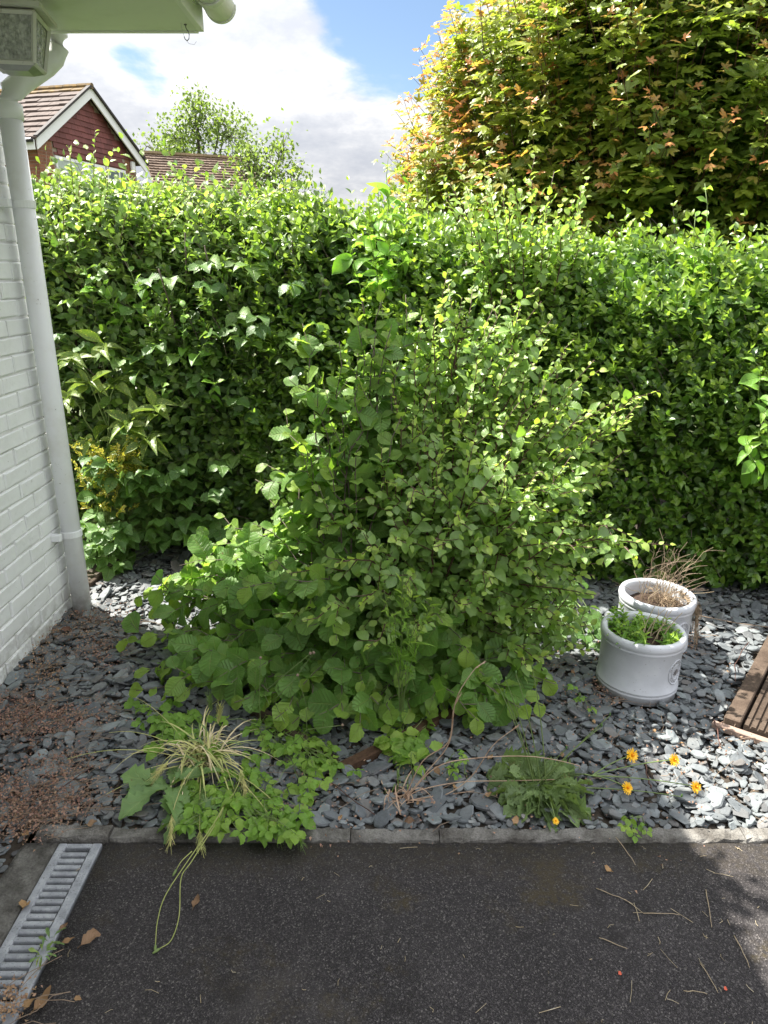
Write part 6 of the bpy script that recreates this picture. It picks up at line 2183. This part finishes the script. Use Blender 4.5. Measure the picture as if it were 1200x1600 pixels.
# drooping thin weed stalks with round seed heads in front of the hazel
for lab, lines in (('thin flower stalks with small brown seed heads before the lower hazel leaves', [[(408, 1150), (405, 1090), (407, 1028)], [(445, 1130), (428, 1095), (463, 1058), (490, 1020)], [(480, 1160), (478, 1100), (465, 1055)], [(455, 1165), (480, 1140), (535, 1133)], [(420, 1100), (412, 1082), (450, 1050), (485, 1021)]]),):
    root = empty('seed_stalks', (*gnd(450, 1170)[:2], 0), lab, 'weed')
    for ln_ in lines:
        pts = []
        for i in range(len(ln_) - 1):
            for t in (0, .25, .5, .75):
                x = ln_[i][0] + (ln_[i + 1][0] - ln_[i][0]) * t
                y_ = ln_[i][1] + (ln_[i + 1][1] - ln_[i][1]) * t
                pts.append(at(x, y_, 2.06))
        pts.append(at(*ln_[-1], 2.06))
        so = MB().tube(pts, 0.0011, 4, False).build('stalk', M_green, root, True)
        MB().lathe([(0, -.005), (.004, -.003), (.0055, 0), (.004, .004), (0, .006)], pts[-1], 8).build('seed_head', M_drybrown, so)

# ---- unseen climber added on the gutter to cast dappled shade on the drive
shade_vine = Plant('added_shade_climber', (-0.62, 2.4, 2.62), 'unseen leafy climber added on the gutter to dapple shade on the drive', 'climber', max_parts=0)
vt = MB()
rr = random.Random(91)
for q in range(8):
    b = Vector((-0.66, rr.uniform(2.2, 2.75), 2.63))
    e = b + Vector((rr.uniform(0.04, 0.19), rr.uniform(-0.15, 0.15), rr.uniform(-0.08, 0.14)))
    pts = bez(b, (b + e) / 2 + Vector((0, 0, .08)), e, 7)
    vt.tube(pts, taper(.003, .001, 7), 4, False)
    dress(shade_vine, SP_hazel, pts, 0.035, 0.07, 0.05, 0.1, 0.2, 0.2, 0.5)
vt.build('stems', M_bark, shade_vine.root, kind='stuff')

# ================================================================== PLANT PASS: leaves become objects
finish_plants()

# ================================================================== SLATE CHIPPINGS
m_slate, nt, out = mat('slate')
pos = worldpos(nt)
tint = nt.n('ShaderNodeAttribute', attribute_name='tint').outputs['Fac']
ag = nt.n('ShaderNodeAttribute', attribute_name='age').outputs['Fac']
c = nt.ramp(tint, [(0.0, (0.066, 0.074, 0.081)), (0.35, (0.120, 0.134, 0.142)), (0.7, (0.166, 0.183, 0.190)), (0.9, (0.200, 0.225, 0.228)), (1.0, (0.24, 0.23, 0.225))])
c = nt.mix(nt.math('MULTIPLY', ag, 0.6), c, (0.11, 0.08, 0.062))
c = nt.mix(0.6, c, nt.ramp(nt.noise(pos, 26, 6, 0.7), [(0.3, 0.28), (0.7, 0.72)]), 'OVERLAY')
dust = nt.math('MULTIPLY', nt.smooth(nt.noise(pos, 8, 5, 0.7), 0.50, 0.75), 0.35)
c = nt.mix(dust, c, (0.135, 0.112, 0.098))
h = nt.math('ADD', nt.noise(pos, 70, 5, 0.65), nt.math('MULTIPLY', nt.noise(pos, 18, 2), 1.3))
principled(nt, out, c, nt.ramp(nt.noise(pos, 30, 3), [(0.3, 0.48), (0.7, 0.75)]), nt.bump(h, 0.55, 0.006), 0.42)


def slate_template(seed):
    """flat angular flake: worn rim, split edges, uneven top"""
    rr = random.Random(seed)
    n = rr.choice([5, 6, 6, 7])
    asp = rr.uniform(0.50, 0.9)
    sk = rr.uniform(-.3, .3)
    A = sorted(rr.uniform(0, 6.28) for _ in range(n))
    A = [(2 * math.pi * k / n + rr.uniform(-.34, .34)) for k in range(n)]
    pts = []
    for a in A:
        r = rr.uniform(0.40, 0.54)
        pts.append((r * math.cos(a) + sk * r * math.sin(a) * .5, r * asp * math.sin(a)))
    n2 = n * 2                                          # each corner cut by a short worn facet
    ring = []
    for k in range(n):
        p, q = pts[k], pts[(k + 1) % n]
        ring.append((p[0] * .90 + q[0] * .10, p[1] * .90 + q[1] * .10))
        ring.append((p[0] * .14 + q[0] * .86, p[1] * .14 + q[1] * .86))
    h = rr.uniform(0.07, 0.15)
    vs = []
    tl = (rr.uniform(-.12, .12), rr.uniform(-.12, .12))
    zt = lambda x, y: h + tl[0] * x + tl[1] * y
    for x, y in ring:
        vs.append((x * 0.93, y * 0.93, 0))
    for x, y in ring:
        vs.append((x * 1.02, y * 1.02, zt(x, y) * rr.uniform(.45, .7)))
    for x, y in ring:
        f = rr.uniform(0.84, 0.93)
        vs.append((x * f, y * f, zt(x, y)))
    vs.append((rr.uniform(-.06, .06), rr.uniform(-.06, .06), h * 1.05))
    fs = []
    for lay in (0, 1):
        for k in range(n2):
            k2 = (k + 1) % n2
            a, b, c_, d = lay * n2 + k, lay * n2 + k2, (lay + 1) * n2 + k2, (lay + 1) * n2 + k
            fs += [(a, b, c_), (a, c_, d)]
    for k in range(n2):
        fs.append((2 * n2 + k, 2 * n2 + (k + 1) % n2, 3 * n2))
    v = np.array(vs)
    return v, np.array(fs), np.stack([v[:, 0] + .5, v[:, 1] + .5], 1)


ST = [slate_template(200 + i) for i in range(18)]


def slate_bed_fill():
    allp = []

    def inside(X, Y):
        ok = (X > -1.56) & (Y > KY1 - 0.004) & (Y < 4.3 - 0.235 * X) & (X < 3.2)
        ok &= ~((X < -1.50) & (Y > 3.2) & (X < -1.58))
        ok |= (X > -1.56) & (X < -1.075) & (Y > 0.6) & (Y <= KY1 - 0.004)
        # clear of the pots, the deck and inside the planting bed
        for (cx, cy) in (P1, P2):
            ok &= (X - cx) ** 2 + (Y - cy) ** 2 > 0.160 ** 2
        dx, dy = X - D0.x, Y - D0.y
        u, v = dx * e1.x + dy * e1.y, dx * e2.x + dy * e2.y
        ok &= ~((u > -0.02) & (v > -0.015) & (v < 0.7) & (u < 1.27))
        return ok
    # layers from below upward; grid jittered so that flakes lie close
    out_ = []
    for (sp, z0, z1, tilt, smin, smax) in ((0.034, -0.012, -0.005, 0.18, 0.030, 0.056), (0.034, -0.002, 0.007, 0.30, 0.024, 0.058), (0.044, 0.005, 0.017, 0.36, 0.024, 0.070), (0.10, 0.010, 0.022, 0.34, 0.040, 0.082)):
        xs, ys = np.meshgrid(np.arange(-1.6, 3.3, sp), np.arange(0.6, 5.1, sp))
        X = xs.ravel() + ru(-.5, .5, xs.size) * sp
        Y = ys.ravel() + ru(-.5, .5, xs.size) * sp
        ok = inside(X, Y)
        X, Y = X[ok], Y[ok]
        n = len(X)
        out_.append((X, Y, ru(z0, z1, n), np.full(n, tilt), np.exp(rn(0, .22, n)) * ru(smin, smax, n)))
    X, Y, Z, T, S = [np.concatenate([o[i] for o in out_]) for i in range(5)]
    n = len(X)
    S = np.clip(S, 0.018, 0.098)
    S = np.where(Y < KY1 + 0.02, np.minimum(S, 0.034), S)
    Nn = np.stack([rn(0, 1, n) * T, rn(0, 1, n) * T, np.ones(n)], 1)
    a = ru(0, 6.28, n)
    Dd = np.stack([np.cos(a), np.sin(a), np.zeros(n)], 1)
    B = make_basis(Dd, Nn, S, S)
    B[:, :, 2] *= ru(0.8, 1.35, n)[:, None]
    pos = np.stack([X, Y, Z], 1)
    tint = np.clip(rn(0.42, 0.24, n), 0, 1)
    # brown-stained flakes, more of them close to the wall
    age = np.clip(rn(0.05, 0.16, n) + (ru(0, 1, n) < 0.07) * 0.6 + np.clip((-0.9 - X) * 0.25, 0, .2), 0, 1)
    var = RNG.integers(0, len(ST), n)
    px, py, d = project(pos + np.array([0, 0, 0.01]))
    ok = (d > .2) & (px > 2) & (px < 1198) & (py > 2) & (py < 1598)
    z = ZB['z'][np.clip((py / CELL).astype(int), 0, 159), np.clip((px / CELL).astype(int), 0, 119)]
    score = np.where(ok & (z > d - 0.03) & (Z > 0.004), S * FPX / np.maximum(d, .2), 0)
    top = np.argsort(-score)[:300]
    sel = np.zeros(n, bool)
    sel[top[score[top] > 0]] = True
    cache = {}
    for i in np.nonzero(sel)[0]:
        key = (int(var[i]), min(2, int(tint[i] * 3)), min(2, int(age[i] * 3)))
        if key not in cache:
            cache[key] = joined_mesh('slate', [ST[key[0]]], np.array([0]), np.zeros((1, 3)), np.eye(3)[None], np.array([(key[1] + .5) / 3]), np.array([key[2] / 3.0]), m_slate, False)
        o = bpy.data.objects.new('slate_stone', cache[key])
        COL.objects.link(o)
        o.parent = bed
        b = B[i]
        o.matrix_basis = Matrix(((*b[0], pos[i, 0]), (*b[1], pos[i, 1]), (*b[2], pos[i, 2]), (0, 0, 0, 1)))
    r = ~sel
    link('slate_chippings', joined_mesh('slate_chippings', ST, var[r], pos[r], B[r], tint[r], age[r], m_slate, False), bed, kind='stuff')


slate_bed_fill()

# ================================================================== DEAD WEED MATS ON THE SLATE
m_mat = leaf_mat('dried_weed', (0.165, 0.088, 0.100), (0.245, 0.155, 0.160), (0.26, 0.170, 0.135), 0.15, tcol=(1.4, 1.0, .7), rough=0.8, veins=0, back=0.1)
BEAD = [lt(p_oval, 2, 1, 0.5, 0.5, seed=1), lt(p_oval, 2, 1, 0.2, -.4, seed=2)]


def weed_mat(label, blobs, seed, age=0.2, stems=True):
    rg = np.random.default_rng(seed)
    rr = random.Random(seed)
    c = gnd(blobs[0][0], blobs[0][1])
    root = empty('dried_weed_mat', (c.x, c.y, 0), label, 'dried weeds')
    tw = MB()
    PP = []
    for (px, py, rx, ry, n) in blobs:
        m = int(n)
        q = rg.normal(0, 1, (m, 2))
        xy = []
        for a, b in q:
            p = gnd(px + a * rx, py + b * ry)
            xy.append((p.x, p.y))
        xy = np.array(xy)
        # clump along strands
        PP.append(np.column_stack([xy + rg.normal(0, .004, xy.shape), rg.uniform(0.014, 0.040, m)]))
        for k in range(int(n / 28)):
            p = gnd(px + rg.normal(0, rx), py + rg.normal(0, ry), 0.022)
            dr = rr.gauss(0.35, 0.5)
            l = rr.uniform(0.05, 0.17)
            e = p + Vector((math.cos(dr) * l, math.sin(dr) * l, rr.uniform(-.004, .014)))
            tw.tube(jitter_line(bez(p, (p + e) / 2 + Vector((0, 0, .012)), e, 5), .003, rr), 0.0010, 3, False)
    P = np.concatenate(PP)
    keep = (P[:, 0] > -1.565)
    P = P[keep]
    n = len(P)
    D = rg.normal(0, 1, (n, 3)) * np.array([1, 1, .5])
    N = rg.normal(0, .7, (n, 3)) + np.array([0, 0, .8])
    s = rg.uniform(0.005, 0.011, n)
    B = make_basis(D, N, s * .75, s)
    me = joined_mesh('dried_leaves', BEAD, rg.integers(0, 2, n), P - np.array([c.x, c.y, 0]), B, np.clip(rg.normal(.45, .3, n), 0, 1), np.clip(rg.normal(age, .2, n), 0, 1), m_mat)
    link('dried_leaves', me, root, kind='stuff')
    if tw.v:
        tw.build('dried_stems', M_drybrown, root, kind='stuff')


weed_mat('reddish mat of dried weeds on the slate below the house wall', [(40, 1135, 45, 17, 1500), (110, 1128, 40, 14, 700), (30, 1100, 30, 9, 300)], 1, 0.15)
weed_mat('ochre dried weed crumbs along the foot of the white wall', [(55, 1030, 16, 28, 380), (78, 1062, 14, 16, 260), (110, 990, 30, 9, 200), (80, 990, 14, 8, 150)], 2, 0.65)
weed_mat('dried brown weeds on the slate in front of the downpipe foot', [(150, 1015, 26, 12, 420), (175, 975, 24, 10, 260), (130, 968, 22, 7, 220), (160, 1045, 20, 10, 120)], 3, 0.25)
weed_mat('dried rusty weeds on the slate above the drain channel', [(45, 1235, 50, 12, 750), (85, 1200, 40, 12, 420), (20, 1265, 30, 12, 420), (100, 1262, 35, 10, 380)], 4, 0.2)
weed_mat('loose rusty weed strands spilling on to the concrete beside the drain', [(30, 1300, 34, 12, 420), (65, 1283, 30, 7, 300)], 5, 0.25)
weed_mat('brown dead leaf crumbs beside the base of the front pot', [(950, 1085, 14, 12, 200), (1075, 1010, 10, 12, 160), (938, 1070, 8, 12, 90)], 6, 0.3)
weed_mat('tiny brown leaf crumbs strewn thinly over the slate between shrub and kerb', [(700, 1230, 260, 40, 420), (1050, 1150, 110, 70, 520), (500, 1240, 160, 40, 200), (880, 1080, 60, 40, 220)], 8, 0.3)
weed_mat('dry straw debris caught at the near end of the drain grating', [(25, 1565, 20, 12, 120), (12, 1590, 14, 8, 80)], 7, 0.8)

# ================================================================== FALLEN LEAVES, STRAW, PETALS, TWIGS
SP_dry = [lt(p_oval, 8, 1, f, c_, t_, 0.10, 0.08, 0.18, 0.03, i) for i, (f, c_, t_) in enumerate([(0.25, -.3, .3), (0.5, 0.3, -.4), (0.15, -.5, .2)])]
LEAVES = [
    (302, 1420, .034, .020, 0.2, 'tan oval dead leaf alone on the asphalt near the bud stems', 80),
    (128, 1487, .055, .026, 0.15, 'long brown toothed dead leaf on the asphalt beside the drain weed', 55),
    (52, 1582, .050, .026, 0.6, 'orange brown dead leaf at the bottom corner by the drain end', 62),
    (33, 1574, .030, .020, 0.9, 'small yellow dead leaf touching the straw at the drain end', 30),
    (36, 1420, .034, .028, 1.0, 'pale yellow dead leaf lying on the drain grating', 100),
    (92, 1453, .022, .014, 0.2, 'curled brown dead leaf at the drain edge above the grey weed', 40),
    (95, 1475, .034, .014, 0.7, 'narrow buff dead leaf beside the small drain weed', 20),
    (116, 1564, .016, .011, 0.8, 'tiny buff leaf scrap on the asphalt between drain and bud stems', 10),
    (956, 1362, .022, .015, 1.0, 'pale orange dead leaf on the asphalt under the hawkweed', 150),
    (687, 1210, .030, .022, 0.4, 'tan crinkled dead leaf on the slate above the dried grass', 120),
    (709, 1232, .020, .016, 0.9, 'rounded orange dead leaf on the slate between the dry stems', 60),
    (757, 1243, .022, .018, 0.5, 'tan folded dead leaf at the edge of the hawkweed rosette', 10),
    (762, 1186, .024, .016, 0.7, 'buff dead leaf on the slate behind the hawkweed rosette', 40),
    (648, 1283, .034, .024, 0.0, 'dark reddish brown dead leaf on the slate against the kerb', 175),
    (652, 1258, .013, .010, 0.8, 'tiny orange dead leaf below the dried grass tuft', 75),
    (685, 1165, .022, .014, 0.5, 'brown dead leaf in the shade of the broad weed', 35),
    (735, 1137, .022, .016, 0.3, 'brown dead leaf under the drooping hazel leaf', 15),
    (803, 1288, .026, .020, 0.8, 'pinkish tan dead leaf on the kerb below the rosette', 70),
    (880, 1183, .020, .014, 0.4, 'dull brown dead leaf among the hawkweed stalks', 95),
    (1070, 1162, .020, .008, 0.9, 'narrow orange leaf scrap on the slate right of the yellow flowers', 160),
    (1020, 1143, .014, .012, 0.8, 'rust dead leaf on the slate below the front pot', 30),
    (930, 1130, .016, .013, 1.0, 'bright ochre dead leaf on the slate before the front pot', 110),
    (858, 1098, .022, .018, 0.4, 'pinkish brown dead leaf under the shrub edge left of the pot', 80),
    (898, 1053, .020, .018, 0.4, 'curled brown dead leaf beside the left side of the front pot', 120),
    (1135, 1050, .016, .013, 1.0, 'ochre dead leaf on the slate between pot and deck', 20),
    (88, 1078, .018, .012, 1.0, 'yellow dead leaf on the slate near the wall foot', 60),
    (430, 1303, .036, .028, 0.3, 'broad brown dead leaf trapped under the leafy weed clump on the kerb', 100),
    (135, 1288, .034, .024, 0.3, 'curled brown holly-like dead leaf on the kerb end by the drain', 5),
    (45, 1305, .028, .018, 0.7, 'orange dead leaf among rusty strands beside the drain', 150),
    (528, 1280, .016, .012, 0.8, 'orange leaf scrap on the slate beside the leafy weed clump', 45),
    (38, 1175, .055, .022, 0.0, 'dark purple brown curled leaf on the slate by the weed mat', 40),
    (95, 985, .050, .024, 0.0, 'dark maroon dead leaf at the foot of the white wall', 20),
]
m_dark_leaf = leaf_mat('dark_fallen_leaf', (0.060, 0.028, 0.026), (0.09, 0.04, 0.036), (0.1, .05, .04), 0.05, rough=0.7, veins=5, vein_amt=0.12, back=0.1)
for i, (px, py, ln_, wd, ag_, lab, deg) in enumerate(LEAVES):
    onslate = not (py > 1318 and px > 40)
    z = (0.030 if onslate else 0.004)
    if px < 45 and 1400 < py < 1440:
        z = 0.014
    p = gnd(px, py, z)
    a = R(deg)
    D = np.array([[math.cos(a), math.sin(a), 0.05 * math.sin(i)]])
    N = np.array([[0.25 * math.sin(i * 3.1), -0.25 + .2 * math.cos(i * 1.7), 1.0]])
    B = make_basis(D, N, np.array([wd]), np.array([ln_]))
    dark = ag_ == 0.0
    me = joined_mesh('fallen_leaf', SP_dry, np.array([i % 3]), np.zeros((1, 3)), B, np.array([((i * 37) % 10) / 10]), np.array([ag_ * .8]), m_dark_leaf if dark and ln_ > .04 else M_dryleaf)
    zmin = min(v.co.z for v in me.vertices)
    o = link('fallen_leaf', me, None, Vector((p.x, p.y, z - zmin if not onslate else z)))
    tag(o, lab, 'leaf', 'fallen leaves on the drive and slate')

for (px, py, lab) in ((966, 1523, 'small orange red petal on the asphalt, nearer the middle of the drive'), (1131, 1547, 'small orange red petal on the asphalt in the sunny edge')):
    p = gnd(px, py, 0.004)
    B = make_basis(np.array([[1, .4, .1]]), np.array([[.1, -.2, 1]]), np.array([.009]), np.array([.010]))
    me = joined_mesh('petal', [SP_dry[1]], np.array([0]), np.zeros((1, 3)), B, np.array([.5]), np.array([.5]), flat_mat('red_petal', (0.55, 0.10, 0.05), 0.6))
    tag(link('petal', me, None, p + Vector((0, 0, .002))), lab, 'petal', 'orange petals on the asphalt')

rr = random.Random(88)
straw = MB()
for q in range(70):
    if q < 30:
        px, py = rr.uniform(900, 1200), rr.uniform(1320, 1600)
    else:
        px, py = rr.uniform(60, 1200), rr.uniform(1325, 1600)
    p = gnd(px, py, 0.003)
    l = rr.uniform(0.006, 0.022) if q % 4 else rr.uniform(0.02, 0.06)
    a = rr.uniform(0, 6.28)
    e = p + Vector((math.cos(a) * l, math.sin(a) * l, rr.uniform(0, .003)))
    straw.tube([p, (p + e) / 2 + Vector((rr.gauss(0, .002), rr.gauss(0, .002), .001)), e], rr.uniform(.0004, .0009), 4, False)
s_o = straw.build('straw_litter', noisy_mat('straw_bits', [(0.16, 0.13, 0.09), (0.36, 0.29, 0.18), (0.5, 0.45, 0.34)], 30, 0.8, 0.1), None, kind='stuff')
s_o['label'] = 'scattered bits of dry straw and grass on the black asphalt'
# longer stalks one can point to
for i, (a, b, lab) in enumerate([((932, 1388), (990, 1412), 'long thin dry stalk on the asphalt below the orange leaf'), ((962, 1308), (993, 1352), 'straw stalk leaning off the kerb above the orange leaf'), ((1103, 1390), (1112, 1448), 'straw stalk at the start of the sunny edge of the drive'),
                                 ((1147, 1462), (1172, 1512), 'pale straw stalk lying in the sun at the drive edge'), ((1068, 1548), (1105, 1552), 'short straw stub near the red petal in the sun'), ((1094, 1505), (1122, 1550), 'thin bent dry stalk just above the sunny petal'),
                                 ((1005, 1427), (1062, 1430), 'dry stalk lying level under two crossing bits of straw'), ((936, 1465), (980, 1483), 'thin pale stalk on the asphalt under the level stalk')]):
    p, e = gnd(*a, 0.004 if i != 1 else 0.02), gnd(*b, 0.004)
    o = MB().tube(jitter_line(bez(p, (p + e) / 2 + Vector((.002, 0, .003)), e, 6), .0008, rr), taper(.0013, .0008, 6), 5).build('straw_stalk', M_straw, None, True, origin=p)
    tag(o, lab, 'straw', 'straw stalks on the drive')

# brown twigs by the deck and on the slate
for i, (line, lab, rad_) in enumerate([([(1045, 955), (1120, 968), (1200, 980)], 'thin twig lying across the slate behind the deck panel', .0022), ([(1149, 1065), (1148, 1040), (1165, 1008), (1172, 1003)], 'dark thin bramble stem beside the deck panel', .0016), ([(1116, 1125), (1122, 1145), (1127, 1170)], 'rust brown bent stem below the deck corner', .0022),
                                       ([(1008, 1192), (1014, 1218), (1018, 1232)], 'short dark twig on the slate between the yellow flowers', .0026), ([(505, 1212), (545, 1245), (585, 1272)], 'thin bare twig across the slate before the short brown board', .0016), ([(150, 1195), (95, 1230), (20, 1300)], 'long reddish dry stem among the rusty weeds', .0014)]):
    pts = []
    for k in range(len(line) - 1):
        for t in (0, .33, .66):
            pts.append(gnd(line[k][0] + (line[k + 1][0] - line[k][0]) * t, line[k][1] + (line[k + 1][1] - line[k][1]) * t, 0.034))
    pts.append(gnd(*line[-1], 0.03))
    o = MB().tube(jitter_line(pts, .002, rr), rad_, 5).build('twig', M_redbark if i != 0 else M_drybrown, None, True, origin=pts[0])
    tag(o, lab, 'twig', 'bare twigs on the slate')
